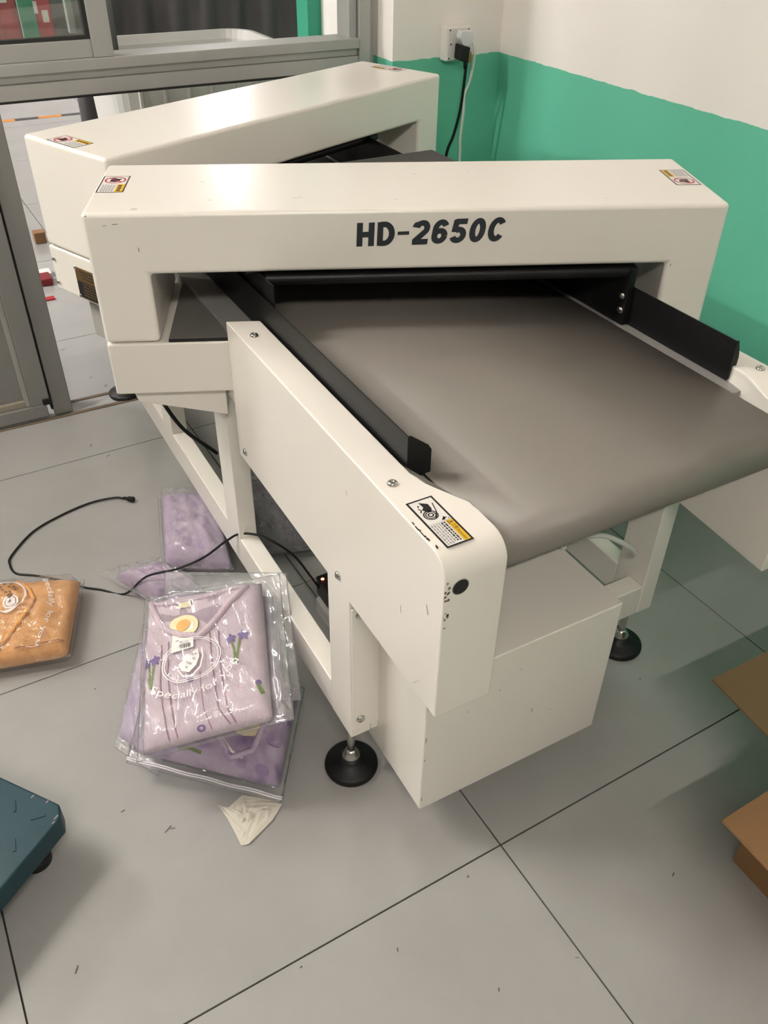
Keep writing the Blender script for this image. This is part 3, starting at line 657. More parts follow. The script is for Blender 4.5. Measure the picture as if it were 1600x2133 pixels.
# ------------------------------------------------------------------ socket and cords on the back wall
t = thing('wall_socket', (1.555, 2.41, .975), 'white surface socket box on the wall above the green paint', 'socket')
q = MB(); q.box((1.524, 2.375, .930), (1.606, 2.4095, 1.020)); q.build('back_box', M_WHITE_P, t, org=(1.555, 2.41, .975), bevel=.003)
q = MB(); q.box((1.527, 2.371, .933), (1.603, 2.3755, 1.017)); q.build('face_plate', mat('socket_face', (.72, .70, .67), .4), t, org=(1.555, 2.41, .975), bevel=.002)
for x, z in ((1.533, 1.012), (1.597, 1.012), (1.533, .938), (1.538, .975)):
    q = MB(); q.lathe([(.0028, 0), (.0022, .0016)], (x, 2.3712, z), (0, -1, 0), 10); q.build('screw', M_DARK, t, org=(1.555, 2.41, .975))
t = thing('power_plug', (1.572, 2.36, .955), 'black power plug with yellow cap and cord hanging beside the white cord', 'plug')
q = MB(); q.prism([(-.020, -.018), (.010, -.030), (.016, .012), (-.018, .022)], 0, .034, lambda a, c_, h: (1.570 + a, 2.371 - h, .957 + c_)); q.f = [tuple(reversed(f)) for f in q.f]
q.build('plug_body', M_RUBBER, t, org=(1.572, 2.36, .955), bevel=.003)
q = MB(); q.box((1.581, 2.335, .930), (1.590, 2.369, .958)); q.build('plug_cap', mat('ochre_plastic', (.22, .13, .02), .5), t, org=(1.572, 2.36, .955), bevel=.002)
q = MB(); q.tube(cr([(1.577, 2.345, .934), (1.578, 2.345, .912), (1.578, 2.35, .86), (1.577, 2.36, .79), (1.565, 2.37, .72), (1.548, 2.38, .655), (1.545, 2.385, .5), (1.54, 2.39, .2), (1.50, 2.36, .008), (1.40, 2.30, .006)]), .0045)
q.build('cord', M_RUBBER, t, org=(1.572, 2.36, .955), smooth=True)
q = MB(); q.lathe([(.0075, 0), (.006, .025)], (1.577, 2.346, .937), (0, 0, -1), 12); q.build('strain_relief', M_RUBBER, t, org=(1.572, 2.36, .955), smooth=True)
t = thing('plug_adapter', (1.592, 2.36, .99), 'white plug adapter in the socket with white cord hanging down', 'plug')
q = MB(); q.prism([(-.032, .012), (-.012, -.014), (.016, -.008), (.018, .010), (.012, .030), (-.028, .030)], 0, .024, lambda a, c_, h: (1.584 + a, 2.371 - h, .982 + c_)); q.f = [tuple(reversed(f)) for f in q.f]
q.build('adapter_body', mat('white_worn', (.70, .70, .72), .4), t, org=(1.592, 2.36, .99), bevel=.004)
q = MB(); q.tube(cr([(1.600, 2.35, .985), (1.606, 2.348, .97), (1.611, 2.355, .92), (1.613, 2.37, .87), (1.607, 2.385, .83), (1.611, 2.39, .78), (1.612, 2.40, .70), (1.617, 2.403, .63), (1.62, 2.40, .3), (1.62, 2.385, .01)]), .0042)
q.build('cord', M_WHITE_P, t, org=(1.592, 2.36, .99), smooth=True)

# ------------------------------------------------------------------ back room things seen through the partition
t = thing('plastic_bin', (.93, 3.19, 0), 'large white translucent plastic bin behind the partition opening', 'bin')
def rr_loop(x0, x1, y0, y1, rad, n=6):
    out = []
    for cx, cy, a0 in ((x1-rad, y1-rad, 0), (x0+rad, y1-rad, 90), (x0+rad, y0+rad, 180), (x1-rad, y0+rad, 270)):
        for k in range(n+1): g = R(a0 + 90*k/n); out.append((cx + rad*math.cos(g), cy + rad*math.sin(g)))
    return out
def shell_rings(rings, closed_bottom=True):
    m = MB(); vs = []; fs = []; n = len(rings[0])
    for rg in rings: vs += rg
    for j in range(len(rings)-1):
        for i in range(n): fs.append((j*n+i, j*n+(i+1) % n, (j+1)*n+(i+1) % n, (j+1)*n+i))
    fs.append(tuple(range(n-1, -1, -1))); fs.append(tuple((len(rings)-1)*n+i for i in range(n)))
    return m.add(vs, fs)
bx = (.655, 1.285, 2.955, 3.42)
def L3(ins, z, rad): return [(x, y, z) for x, y in rr_loop(bx[0]+ins, bx[1]-ins, bx[2]+ins, bx[3]-ins, rad)]
sh = shell_rings([L3(.05, .02, .07), L3(.012, .87, .09), L3(-.012, .875, .10), L3(-.012, .897, .10), L3(.004, .897, .09), L3(.020, .87, .08), L3(.060, .04, .06)])
sh.build('bin_body', M_BIN, t, org=(.93, 3.19, 0), smooth=False, bevel=0)
for x in (.75, .83, .91, .99, 1.07, 1.15):
    q = MB(); q.box((x-.006, 2.958, .10), (x+.006, 2.985, .85)); q.build('rib', mat('bin_rib', (.62, .60, .58), .4), t, org=(.93, 3.19, 0), bevel=.003)
q = MB(); q.box((.74, 3.0, .05), (1.20, 3.36, .62)); q.build('liner', mat('liner_white', (.82, .80, .77), .4, bump=(12, .6, .02)), t, org=(.93, 3.19, 0), bevel=.03)
# dark hanging cloth on a rail
t = thing('cloth_screen', (1.3, 3.95, 0), 'dark grey gathered cloth hanging on a low rail behind the bin', 'curtain')
q = MB(); n = 150; vs = []; fs = []; random.seed(2)
for i in range(n+1):
    x = .735 + 1.05*i/n
    for k in range(11):
        z = .12 + 1.10*k/10
        y = 3.95 + .022*math.sin(x*46 + .9*math.sin(z*3)) + .015*math.sin(x*17 + z*2.2) + .012*noise.noise((x*9, z*4, 1.3)) 
        vs.append((x + (.02*noise.noise((z*9, 0, 0)) if i == 0 else 0), y, z))
for i in range(n):
    for k in range(10): a = i*11+k; fs.append((a, a+11, a+12, a+1))
q.add(vs, fs); co = q.build('cloth', M_CURTAIN, t, org=(1.3, 3.95, 0), smooth=True); so = co.modifiers.new('t', 'SOLIDIFY'); so.thickness = .004
q = MB(); q.tube([(.70, 3.95, 1.235), (1.80, 3.95, 1.235)], .012); q.tube([(.90, 3.99, 0), (.90, 3.99, 1.235)], .012); q.tube([(1.79, 3.99, 0), (1.79, 3.99, 1.235)], .012); q.build('rail', M_STEEL, t, org=(1.3, 3.95, 0), smooth=True)
# red and green sheets with white labels seen through the glass
def carton(name, lo, hi, m, lab, cat, labels=()):
    c = ((lo[0]+hi[0])/2, (lo[1]+hi[1])/2, lo[2]); t = thing(name, c, lab, cat)
    q = MB(); q.box(lo, hi); q.build('body', m, t, org=c, bevel=.01)
    for (x0, x1, z0, z1) in labels:
        q = MB(); q.box((x0, lo[1]-.003, z0), (x1, lo[1]-.0005, z1)); q.build('paper_label', M_STK_W, t, org=c)
    return t
def hanging(name, x0, x1, y, z0, m, lab, labels=()):
    t = thing(name, ((x0+x1)/2, y, z0), lab, 'cloth', 'cloths hanging behind the window glass'); q = MB(); vs = []; fs = []; n = 14
    for i in range(n+1):
        for k in range(9):
            x = x0 + (x1-x0)*i/n; z = z0 + (2.0-z0)*k/8; vs.append((x, y + .010*math.sin(x*70+k*.3) + .006*noise.noise((x*20, z*5, 2)), z))
    for i in range(n):
        for k in range(8): a = i*9+k; fs.append((a, a+9, a+10, a+1))
    q.add(vs, fs); o = q.build('cloth', m, t, org=((x0+x1)/2, y, z0), smooth=True); sd = o.modifiers.new('t', 'SOLIDIFY'); sd.thickness = .004
    for (a0, a1, b0, b1) in labels:
        q = MB(); q.box((a0, y-.024, b0), (a1, y-.022, b1)); q.build('paper_label', M_STK_W, t, org=((x0+x1)/2, y, z0))
    q = MB(); q.tube([((x0+x1)/2, y, 2.0), ((x0+x1)/2, y, 3.1)], .003, 6); q.build('cord', M_STEEL, t, org=((x0+x1)/2, y, z0))
hanging('hanging_cloth', .33, .425, 2.92, .90, M_RED, 'dark red cloth hanging behind the window glass, furthest left', ((.372, .398, 1.075, 1.10),))
hanging('hanging_cloth', .425, .470, 2.90, .90, M_GREENPOST, 'green cloth hanging between the red cloths behind the glass')
hanging('hanging_cloth', .470, .515, 2.92, .90, mat('red_bright', (.50, .03, .05), .6), 'bright red cloth with white paper labels behind the glass', ((.466, .476, 1.045, 1.075), (.486, .503, 1.022, 1.052)))
hanging('hanging_cloth', .515, .70, 2.96, .93, mat('grey_blue', (.16, .165, .165), .5), 'grey cloth hanging behind the window stile')
# hazard tape on the far floor
t = thing('hazard_tape', (.2, 6.43, 0), 'orange and black hazard tape stuck on the back room floor', 'tape')
for k in range(14):
    x0 = 1.22 - (k+1)*.15
    q = MB(); q.box((x0, 6.405, .0003), (x0+.15, 6.46, .0015)); q.build('tape_stripe', M_TAPE_O if k % 2 else M_STK_K, t, org=(.2, 6.43, 0))
# red packet on the floor beyond the door post
t = thing('red_packet', (.41, 3.62, 0), 'red and white packet lying on the floor beyond the door post', 'packet')
q = MB(); q.box((.375, 3.55, .0), (.425, 3.63, .03)); q.build('packet_body', mat('red_dark', (.22, .015, .02), .6), t, org=(.41, 3.62, 0), bevel=.004)
q = MB(); q.box((.385, 3.635, .0), (.44, 3.70, .02)); q.build('packet_wrap', M_STK_W, t, org=(.41, 3.62, 0), bevel=.004)
q = MB(); q.box((.355, 3.40, .0), (.40, 3.43, .006)); tag(q.build('paper_scrap', M_RED), 'small red paper scrap on the bright floor by the door post', 'scrap')
q = MB(); q.box((.45, 4.05, 0), (.50, 4.10, .05)); tag(q.build('small_carton', M_CARD, bevel=.003), 'small brown carton on the floor behind the rear head', 'box')

# ------------------------------------------------------------------ bagged clothes
PROD = []
class Patch:
    def __init__(s, C, T, seed, fold=1.0):
        s.C = [Vector(c) for c in C]; s.T = T; s.seed = seed; s.fold = fold
        s.n = ((s.C[1]-s.C[0]) + (s.C[2]-s.C[3])).cross((s.C[3]-s.C[0]) + (s.C[2]-s.C[1])).normalized()
    def mid(s, u, v):
        a, b, c, d = s.C; return a*(1-u)*(1-v) + b*u*(1-v) + c*u*v + d*(1-u)*v
    def prof(s, u, v):
        f = lambda x: max(0.0, 1 - abs(2*min(max(x, 0), 1)-1)**5)**.5
        return f(u)*f(v)
    def wr(s, u, v):
        p = s.seed*7.3
        if s.fold > 1: return .0042*noise.noise((u*5+p, v*2.5, p)) + .0034*abs(noise.noise((u*6+v*5, v*9+p, p+3))) + .0022*abs(noise.noise((u*17-v*9, v*14, p+5)))
        return .0042*noise.noise((u*5+p, v*2.5, p)) + .0028*noise.noise((u*3, v*11+p, p+3)) + .0016*noise.noise((u*17, v*14, p+5))
    def top(s, u, v, h=0.0):
        q = s.prof(u, v); return s.mid(u, v) + s.n*(s.T/2*q + s.fold*s.wr(u, v)*q + h)
    def bot(s, u, v, h=0.0):
        return s.mid(u, v) - s.n*(s.T/2*s.prof(u, v) + h)
def garment_mesh(P, N=34, M=40):
    m = MB(); top = {}; vs = []; fs = []
    for j in range(M+1):
        for i in range(N+1):
            top[i, j] = len(vs); vs.append(P.top(i/N, j/M))
    bot = {}
    for j in range(M+1):
        for i in range(N+1):
            if i in (0, N) or j in (0, M): bot[i, j] = top[i, j]
            else: bot[i, j] = len(vs); vs.append(P.bot(i/N, j/M))
    for j in range(M):
        for i in range(N):
            fs.append((top[i, j], top[i+1, j], top[i+1, j+1], top[i, j+1])); fs.append((bot[i, j+1], bot[i+1, j+1], bot[i+1, j], bot[i, j]))
    return m.add(vs, fs)
def film_mesh(P, lo, hi, h=.004, N=64, M=76, amp=.004):
    """clear film: (lo,hi) = how far the film reaches past the garment in the patch coordinates"""
    m = MB(); idx = {}; vs = []; fs = []
    def pt(i, j, up):
        u = lo[0] + (hi[0]-lo[0])*i/N; v = lo[1] + (hi[1]-lo[1])*j/M
        edge = min(min(i, N-i)/3.0, min(j, M-j)/3.0, 1.0)
        f = lambda x: min(1.0, max(0.0, 1.35 - abs(2*x-1)*1.0)*2.2) if True else 0
        pr = max(0.0, min(1, (1.06-abs(2*u-1))*6)) * max(0.0, min(1, (1.06-abs(2*v-1))*6))
        w_ = 1.3*abs(noise.noise((u*5+P.seed, v*4.5, P.seed*3.1))) - .35 + .55*abs(noise.noise((u*8+v*5, v*6+P.seed, 2.0))) - .12
        if up: return P.mid(u, v) + P.n*((P.T/2 + h)*max(pr, .12*edge)*edge + amp*w_*(.35+.65*edge) + P.fold*P.wr(min(max(u,0),1), min(max(v,0),1))*pr)
        return P.mid(u, v) - P.n*((P.T/2 + h*.5)*pr*edge - amp*w_*(.35+.65*edge)*(1-edge))
    T_, B_ = {}, {}
    for j in range(M+1):
        for i in range(N+1):
            T_[i, j] = len(vs); vs.append(pt(i, j, True))
            if i in (0, N) or j in (0, M): B_[i, j] = T_[i, j]
            else: B_[i, j] = len(vs); vs.append(pt(i, j, False))
    for j in range(M):
        for i in range(N):
            fs.append((T_[i, j], T_[i+1, j], T_[i+1, j+1], T_[i, j+1])); fs.append((B_[i, j+1], B_[i+1, j+1], B_[i+1, j], B_[i, j]))
    return m.add(vs, fs)
def decal(P, vs, fs, h): return [P.top(u, v, h) for u, v in vs], fs
def bagged(name, C, T, seed, fab, film, ext, label, zipv=None, fold=1.0):
    P = Patch(C, T, seed, fold); org = (P.C[0]+P.C[1]+P.C[2]+P.C[3])/4; org.z = max(0, min(c.z for c in P.C) - T/2)
    t = thing(name, org, label, 'bag', 'bagged clothes on the floor')
    g = garment_mesh(P).build('garment', fab, t, org=org, smooth=True)
    (u0, v0), (u1, v1) = ext
    f = film_mesh(P, (u0, v0), (u1, v1), amp=.0085).build('clear_bag', film, t, org=org, smooth=True)
    if zipv is not None:      # zip strip across the bag
        m = MB()
        for dv in (0.0, .02):
            a = [P.mid(u0 + (u1-u0)*k/24, zipv+dv) + P.n*(.0035 + .002*math.sin(k*.9+seed)) for k in range(25)]
            m.tube(a, .0016, 6)
        m.build('zip_strip', M_ZIP, f, org=Vector((0, 0, 0)) + org, smooth=True)
    return t, P, g, f, org

# back bag, lying half under the machine rail
bagged('clothes_bag', ((.292, 1.585, .052), (.432, 1.505, .052), (.500, 1.790, .050), (.362, 1.850, .048)), .085, 6, M_LILAC, M_PLASTIC2, ((-.06, -.04), (1.02, 1.10)), 'lilac clothes in a clear bag at the back of the pile, furthest from the viewer', fold=2)
bagged('clothes_bag', ((.181, 1.613, .034), (.243, 1.494, .036), (.345, 1.470, .042), (.290, 1.600, .040)), .062, 5, M_LILAC, M_PLASTIC, ((-.35, -.15), (1.1, 1.06)), 'pale lilac clothes bag with shiny empty flap at the left behind the cable', fold=2)
bagged('clothes_bag', ((.062, 1.157, .030), (.116, 1.06, .030), (.275, 1.290, .030), (.190, 1.420, .030)), .052, 4, M_LILAC_P, M_PLASTIC2, ((-.06, -.10), (1.05, 1.04)), 'plain lilac clothes bag poking out at the left under the pile', fold=1.5)
t3, P3, g3, f3, o3 = bagged('clothes_bag', ((.078, 1.085, .060), (.292, .900, .034), (.412, 1.070, .070), (.180, 1.265, .085)), .055, 3, M_VIOLET, M_PLASTIC, ((-.04, -.13), (1.04, 1.02)), 'violet flowered clothes bag at the bottom of the pile with zip towards the viewer', zipv=-.10, fold=1.6)
t2, P2, g2, f2, o2 = bagged('clothes_bag', ((.150, 1.110, .135), (.348, .985, .165), (.418, 1.190, .225), (.245, 1.375, .150)), .055, 2, M_VIOLET, M_PLASTIC2, ((-.04, -.02), (1.14, 1.26)), 'violet flowered clothes bag lying second from the top with wide clear flap over the rail', fold=1.5)
t1, P1, g1, f1, o1 = bagged('clothes_bag', ((.083, .999, .150), (.297, .908, .220), (.400, 1.201, .260), (.199, 1.340, .175)), .050, 1, M_PINK, M_PLASTIC, ((-.05, -.035), (1.16, 1.055)), 'pale pink embroidered top in a printed clear bag on top of the pile', fold=1.0)

# details of the folded pink top
def dec(P, name, items, mats, par, org, h0):
    m = MB()
    for (vs, fs), mi, lay in items: m.add(*decal(P, vs, fs, h0 + lay*.0004), mi)
    return m.build(name, mats, par, org=org)
def dense(pts, n=8):
    out = []
    for a, b in zip(pts[:-1], pts[1:]): out += [(a[0]+(b[0]-a[0])*k/n, a[1]+(b[1]-a[1])*k/n) for k in range(n)]
    return out + [pts[-1]]
stp = [[(.175, .618), (.178, .345), (.231, .02)], [(.237, .63), (.236, .405), (.296, .02)], [(.502, .374), (.522, .136), (.56, .02)], [(.582, .642), (.601, .406), (.633, .113), (.703, .02)], [(.656, .635), (.664, .394), (.702, .099), (.746, .02)]]
dec(P1, 'stitch_line', [(stroke(dense(p), .011 if k != 2 else .006), 0, 0) for k, p in enumerate(stp)], [M_STITCH], g1, o1, .0010)
def sprig(a, b, stem):
    it = []
    for c, s in ((a, 1), (b, 1)):
        for k in range(5): g = 2*math.pi*k/5 + .4; it.append((disc(c[0]+.024*math.cos(g), c[1]+.016*math.sin(g), .021, .014, 10, g), 0, 1))
    it.append((stroke(dense([a, stem[0], stem[2]], 4), .017), 1, 0)); it.append((stroke(dense([b, stem[1], stem[2]], 4), .020), 1, 0)); it.append((stroke(dense([stem[3], stem[2]], 3), .03), 1, 0))
    return it
for sp in (sprig((.039, .525), (.121, .523), [(.066, .483), (.109, .481), (.089, .342), (.069, .424)]), sprig((.755, .553), (.854, .569), [(.778, .485), (.83, .554), (.794, .372), (.79, .44)])):
    dec(P1, 'flower_sprig', sp, [M_FLOWER, M_LEAF], g1, o1, .0012)
dec(P1, 'flower_bud', [(disc(.942, .227, .022, .020, 12), 0, 0), (stroke(dense([(.938, .215), (.965, .155)], 3), .030), 1, 0)], [M_FLOWER, M_LEAF], g1, o1, .0012)
dec(P1, 'button', [(disc(.431, .33, .028, .017, 14), 0, 0)], [M_FLOWER], g1, o1, .0012)
dec(P1, 'button', [(ring(.485, .035, .034, .017, .55, 14), 0, 0)], [M_FLOWER], g1, o1, .0012)
neck = dense([(.045, .973), (.095, .88), (.18, .743), (.262, .690), (.37, .640), (.499, .618), (.612, .684), (.741, .809), (.90, .965)], 5)
back = dense([(.90, .965), (.6, .93), (.35, .90), (.14, .93), (.045, .973)], 5)
poly = neck[:-1] + back[:-1]; cx = sum(p[0] for p in poly)/len(poly); cy = sum(p[1] for p in poly)/len(poly)
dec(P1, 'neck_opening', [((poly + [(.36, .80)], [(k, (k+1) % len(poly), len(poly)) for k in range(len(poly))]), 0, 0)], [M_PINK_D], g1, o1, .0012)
m = MB(); m.tube([P1.top(u, v, .003) for u, v in neck], .0065, 8); m.tube([P1.top(u, v, .002) for u, v in back], .004, 8); m.build('neckband', M_PINK, g1, org=o1, smooth=True)
dec(P1, 'size_label', [(rect(.325, .853, .43, .898), 0, 0)], [M_TAG], g1, o1, .004)
# hang tag and barcode
tg = [(([(.269, .532), (.461, .540), (.462, .72), (.285, .72)], [(0, 1, 2, 3)]), 0, 0), (disc(.376, .709, .128, .083, 28, -.1), 1, 2), (disc(.372, .713, .062, .042, 20), 2, 3)]
random.seed(4); x = .305
while x < .435:
    wd = .004 + random.random()*.009; tg.append((rect(x, .548, x+wd, .575), 3, 1)); x += wd + .006
tg.append((rect(.305, .592, .36, .600), 3, 1)); tg.append((rect(.305, .604, .335, .611), 3, 1))
dec(P1, 'hang_tag', tg, [M_STK_W, M_TAG, M_TAG_O, M_STK_K], g1, o1, .0045)
# print on the film: ring, melon slice, curved words
def arc_text(s, c0, c1, c2, hgt):
    """words along a quadratic curve in patch coordinates (aspect: v is longer than u)"""
    vs, fs = text2d(s, 1.0, .004); ax, bx = min(v[0] for v in vs), max(v[0] for v in vs); out = []
    A = 1.35
    for x, y in vs:
        t_ = (x-ax)/(bx-ax)
        p = [(1-t_)**2*c0[k] + 2*t_*(1-t_)*c1[k] + t_*t_*c2[k] for k in (0, 1)]; d = [2*(1-t_)*(c1[k]-c0[k]) + 2*t_*(c2[k]-c1[k]) for k in (0, 1)]
        dx, dy = d[0], d[1]*A; l = math.hypot(dx, dy); nx, ny = -dy/l, dx/l
        out.append((p[0] + nx*y*hgt, p[1] + ny*y*hgt/A))
    return out, fs
pr = [(ring(.442, .455, .245, .150, .035, 48, .05), 0, 0), (ring(.442, .455, .225, .137, .03, 48, .05), 0, 0),
      (([(.345, .43), (.37, .385), (.43, .365), (.49, .40), (.515, .46), (.50, .52)], [(0, 1, 2, 3, 4, 5)]), 0, 0), (stroke(dense([(.335, .40), (.385, .345), (.455, .335), (.52, .39), (.54, .46), (.53, .52)], 4), .012), 0, 0),
      (arc_text('Specially for you', (.10, .30), (.52, .09), (.83, .375), .085), 0, 0)]
for (u, v) in ((.41, .40), (.44, .42), (.47, .45), (.42, .43), (.46, .48), (.485, .48)): pr.append((disc(u, v, .007, .008, 8), 1, 1))
dec(P1, 'bag_print', pr, [M_PRINT, M_GREY], f1, o1, .0085)
# round tag and neckline in the lower bag
dec(P3, 'hang_tag', [(disc(.72, .44, .105, .115, 28, .4), 0, 0), (disc(.70, .47, .05, .055, 20), 1, 1), (stroke(dense([(.56, .30), (.66, .16), (.74, .12)], 4), .02), 2, 0)], [M_TAG, M_TAG_O, M_STK_W], g3, o3, .004)
m = MB(); m.tube([P3.top(u, v, .004) for u, v in dense([(.50, .62), (.54, .30), (.66, .10), (.80, .20), (.84, .55), (.80, .70)], 6)], .006, 8); m.build('neckband', M_LILAC, g3, org=o3, smooth=True)
dec(P3, 'floral_print', [(disc(u, v, .05, .045, 12), k % 2, 0) for k, (u, v) in enumerate(((.28, .28), (.42, .20), (.36, .38), (.92, .35), (.95, .60), (.88, .08), (.18, .14)))] + [(stroke(dense([(.30, .07), (.38, .10), (.46, .09)], 3), .03), 2, 0), (stroke(dense([(.90, .80), (.97, .72)], 3), .03), 2, 0)], [M_FLOWER, mat('flower_pale', (.30, .19, .38), .9), M_LEAF], g3, o3, .0012)

# orange bag
to, Po, go, fo, oo = bagged('clothes_bag', ((-.185, 1.475, .033), (.022, 1.420, .036), (.100, 1.640, .036), (-.148, 1.745, .034)), .062, 8, M_ORANGE, M_PLASTIC, ((-.03, -.035), (1.03, 1.04)), 'orange clothes in a clear printed bag on the floor at the left edge', fold=2.2)
m = MB(); m.tube([Po.top(u, v, .003) for u, v in dense([(.30, .05), (.45, .20), (.60, .42), (.66, .62), (.60, .80), (.48, .95)], 6)], .0045, 8); m.build('seam_band', M_ORANGE, go, org=oo, smooth=True)
pr = [(ring(.42, .70, .17, .22, .10, 40, .2), 0, 0), (ring(.46, .60, .07, .09, .25, 24), 0, 0), (disc(.46, .60, .045, .06, 16), 0, 1)]
random.seed(6)
for k in range(22): pr.append((disc(.30+random.random()*.22, .60+random.random()*.28, .008+random.random()*.012, .006+random.random()*.01, 8, random.random()*3), 1, 1))
vs, fs = text2d('Specially for you', 1.0, .004); bx_ = max(v[0] for v in vs); pr.append(([(.70 - y*.085, .02 + x/bx_*.93) if False else (.70 + .10*math.sin(x/bx_*3.1) - (-y*.07), .96 - x/bx_*.9) for x, y in vs], fs)); pr[-1] = (pr[-1], 0, 0)
dec(Po, 'bag_print', pr, [M_PRINT, mat('print_brown', (.20, .11, .05), .8)], fo, oo, .0075)
m = MB(); m.add(*decal(Po, *stroke(dense([(.52, .06), (.97, .10)], 8), .014), .006)); m.build('fold_shade', mat('orange_fold_shade', (.35, .13, .04), .9), go, org=oo)  # flat dark orange strip, paints the shade along a fold

# bag far under the machine behind the second leg; its lilac is darkened for the shade there
bagged('clothes_bag', ((.50, 1.55, .034), (.66, 1.50, .034), (.70, 1.80, .034), (.52, 1.86, .034)), .06, 9, mat_fabric('shade_lilac', (.10, .09, .11), (.07, .06, .08), scale=12), M_PLASTIC2, ((-.04, -.04), (1.04, 1.06)), 'dim clothes bag lying in the shade under the machine behind the leg', fold=2)

# ------------------------------------------------------------------ cable, adapter, power strip
t = thing('black_cable', (.10, 1.63, 0), 'thin black cable with end plug curling over the tiled floor and the clothes bags', 'cable')
pts = [(.285, 1.962, .006), (.264, 1.978, .006), (.201, 1.987, .005), (.12, 1.970, .004), (.038, 1.932, .004), (-.028, 1.859, .004), (-.038, 1.824, .004), (-.030, 1.785, .003), (.01, 1.755, .003), (.07, 1.70, .003), (.105, 1.657, .003), (.138, 1.630, .003), (.185, 1.587, .004), (.235, 1.53, .085), (.300, 1.500, .105), (.360, 1.475, .135), (.405, 1.430, .20), (.432, 1.400, .232), (.470, 1.360, .236), (.520, 1.330, .19), (.555, 1.325, .12), (.575, 1.318, .075)]
q = MB(); q.tube(cr(pts, 6), .0027, 8); q.build('cord', M_RUBBER, t, org=(.10, 1.63, 0), smooth=True)
q = MB(); q.lathe([(.0032, 0), (.005, .014), (.0075, .016), (.0085, .030), (.006, .033)], (.284, 1.963, .0085), (.72, -.70, 0), 10); q.build('plug', M_RUBBER, t, org=(.10, 1.63, 0))
t = thing('power_adapter', (.60, 1.31, .045), 'black power adapter with glowing red light under the machine', 'adapter')
q = MB(); q.box((.575, 1.265, .0455), (.635, 1.335, .098)); q.build('adapter_body', M_RUBBER, t, org=(.60, 1.31, .045), bevel=.004)
q = MB(); q.lathe([(.004, 0), (.0032, .0012)], (.585, 1.318, .098), (0, 0, 1), 14); q.build('led', M_LED, t, org=(.60, 1.31, .045))
t = thing('power_strip', (.64, 1.29, 0), 'white power strip on the floor under the black adapter', 'power strip')
q = MB(); q.box((.567, 1.255, .0), (.86, 1.325, .045)); q.build('strip_body', M_WHITE_P, t, org=(.64, 1.29, 0), bevel=.006)
q = MB(); q.box((.66, 1.27, .0452), (.84, 1.31, .0458)); q.build('outlets', M_DARK, t, org=(.64, 1.29, 0))

# ------------------------------------------------------------------ paper scrap, teal scale, cardboard box
q = MB(); pl = [(.184, .940), (.200, .925), (.232, .938), (.262, .915), (.291, .884), (.262, .862), (.206, .838), (.193, .843), (.192, .870), (.190, .905)]
c = (.225, .895); pl = [((pl[k][0]*(1-t)+pl[(k+1) % len(pl)][0]*t), (pl[k][1]*(1-t)+pl[(k+1) % len(pl)][1]*t)) for k in range(len(pl)) for t in (0, .5)]; N = len(pl); K = 6; vs = []; fs = []
for j in range(K):
    f = 1 - j/K
    for x, y in pl:
        X, Y = c[0]+(x-c[0])*f, c[1]+(y-c[1])*f; vs.append((X, Y, .0015 + (.004+.010*(1-f))*abs(noise.noise((X*55, Y*55, 3)))*2 + .004*abs(noise.noise((X*130, Y*130, 7)))))
vs.append((c[0], c[1], .010))
for j in range(K-1): fs += [(j*N+k, j*N+(k+1) % N, (j+1)*N+(k+1) % N, (j+1)*N+k) for k in range(N)]
fs += [((K-1)*N+k, (K-1)*N+(k+1) % N, K*N) for k in range(N)]
fs = [tuple(reversed(f)) for f in fs]
q.add(vs, fs); o = q.build('paper_scrap', M_PAPER); so = o.modifiers.new('t', 'SOLIDIFY'); so.thickness = .0008
tag(o, 'crumpled cream piece of torn cloth on the floor in front of the bags', 'scrap')

sc = thing('platform_scale', (-.057, .978, 0), 'teal steel platform of a floor scale at the left edge', 'scale', rz=math.atan2(-.605, -.796))
# local x runs along the edge facing the viewer, local y away from it to the left
q = MB(); q.prism([(0.02, 0), (.55, 0), (.55, -.45), (0, -.45), (0, -.02)][::-1], .072, .118, lambda a, c_, h: (a, c_, h)); pf = q.build('platform', M_TEAL, sc, bevel=.004)
tread_me = None; random.seed(7)
for i in range(9):
    for j in range(8):
        x, y = .035 + i*.056, -.035 - j*.052; a_ = R(45 if (i+j) % 2 else -45)
        if not tread_me: o = MB().box((-.012, -.0022, -.0008), (.012, .0022, .0012)).build('tread_ridge', M_TEAL, pf); tread_me = o.data
        else: o = bpy.data.objects.new('tread_ridge', tread_me); COL.objects.link(o); o.parent = pf
        o.location = (x, y, .118); o.rotation_euler.z = a_
q = MB()
for (x, y, l) in ((.018, -.006, .010), (.03, -.003, .006), (.005, -.07, .007), (.01, -.30, .012), (.004, -.16, .005), (.18, -.09, .02), (.20, -.12, .015), (.003, -.04, .006)): q.add([(x, y, .1183), (x+l, y-.001, .1183), (x+l*.8, y-.003, .1183), (x, y-.0025, .1183)], [(3, 2, 1, 0)])
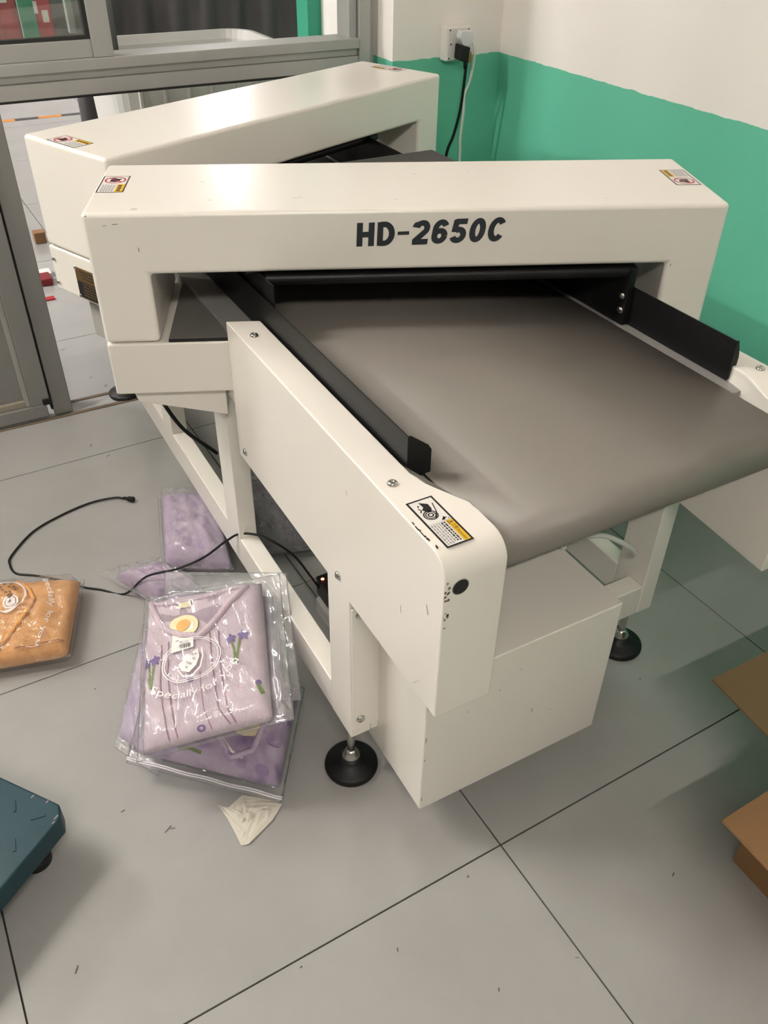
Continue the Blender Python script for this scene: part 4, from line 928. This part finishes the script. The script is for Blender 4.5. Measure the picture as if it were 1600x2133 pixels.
q.build('chipped_paint', mat('chip', (.30, .24, .20), .8), pf)['kind'] = 'stuff'
for x, y in ((.055, -.055), (.50, -.055), (.055, -.40), (.50, -.40)):
    q = MB(); q.lathe([(.026, 0), (.026, .014), (.02, .018), (.01, .02), (.01, .072)], (x, y, 0), n=24); q.build('foot', M_RUBBER, sc, smooth=False)

bxo = Vector((1.16, .17, 0)); t = thing('cardboard_box', bxo, 'open brown cardboard box with folded out flaps at the right edge', 'box')
X0, X1, Y0, Y1, ZB = .955, 1.42, -.06, .40, .27
for nm, lo, hi in (('box_wall', (X0, Y0, 0), (X0+.005, Y1, ZB)), ('box_wall', (X1-.005, Y0, 0), (X1, Y1, ZB)), ('box_wall', (X0+.005, Y0, 0), (X1-.005, Y0+.005, ZB)), ('box_wall', (X0+.005, Y1-.005, 0), (X1-.005, Y1, ZB)), ('box_floor', (X0+.005, Y0+.005, 0), (X1-.005, Y1-.005, .005))):
    q = MB(); q.box(lo, hi); q.build(nm, M_CARD, t, org=bxo)
def flap(pts, name='flap', mm=None):
    """pts: four corners, hinge first"""
    a = [Vector(p) for p in pts]; n = (a[1]-a[0]).cross(a[3]-a[0]).normalized(); 
    if n.z < 0: n = -n
    q = MB(); K = 12; vs = []
    for h in (0, .005): vs += [p + n*h for p in a]
    q.add(vs, [(0, 1, 2, 3), (4, 5, 6, 7)[::1], (0, 1, 5, 4), (1, 2, 6, 5), (2, 3, 7, 6), (3, 0, 4, 7)]); o = q.build(name, [mm or M_CARD], t, org=bxo)
    e = MB(); e.add([a[2], a[3], a[3]+n*.0052, a[2]+n*.0052], [(0, 1, 2, 3)]); return o
flap([(X0, Y1-.02, ZB), (X0, Y0, ZB), (.783, Y0, .298), (.784, .366, .300)])
flap([(X0+.03, Y1, ZB), (X1, Y1, ZB), (X1, .572, .296), (.975, .571, .298)], mm=mat('cardboard_shaded', (.175, .115, .052), .85))  # flap darker still; cardboard colours are lowered for the shadow on the box

print('objects', len(bpy.data.objects))
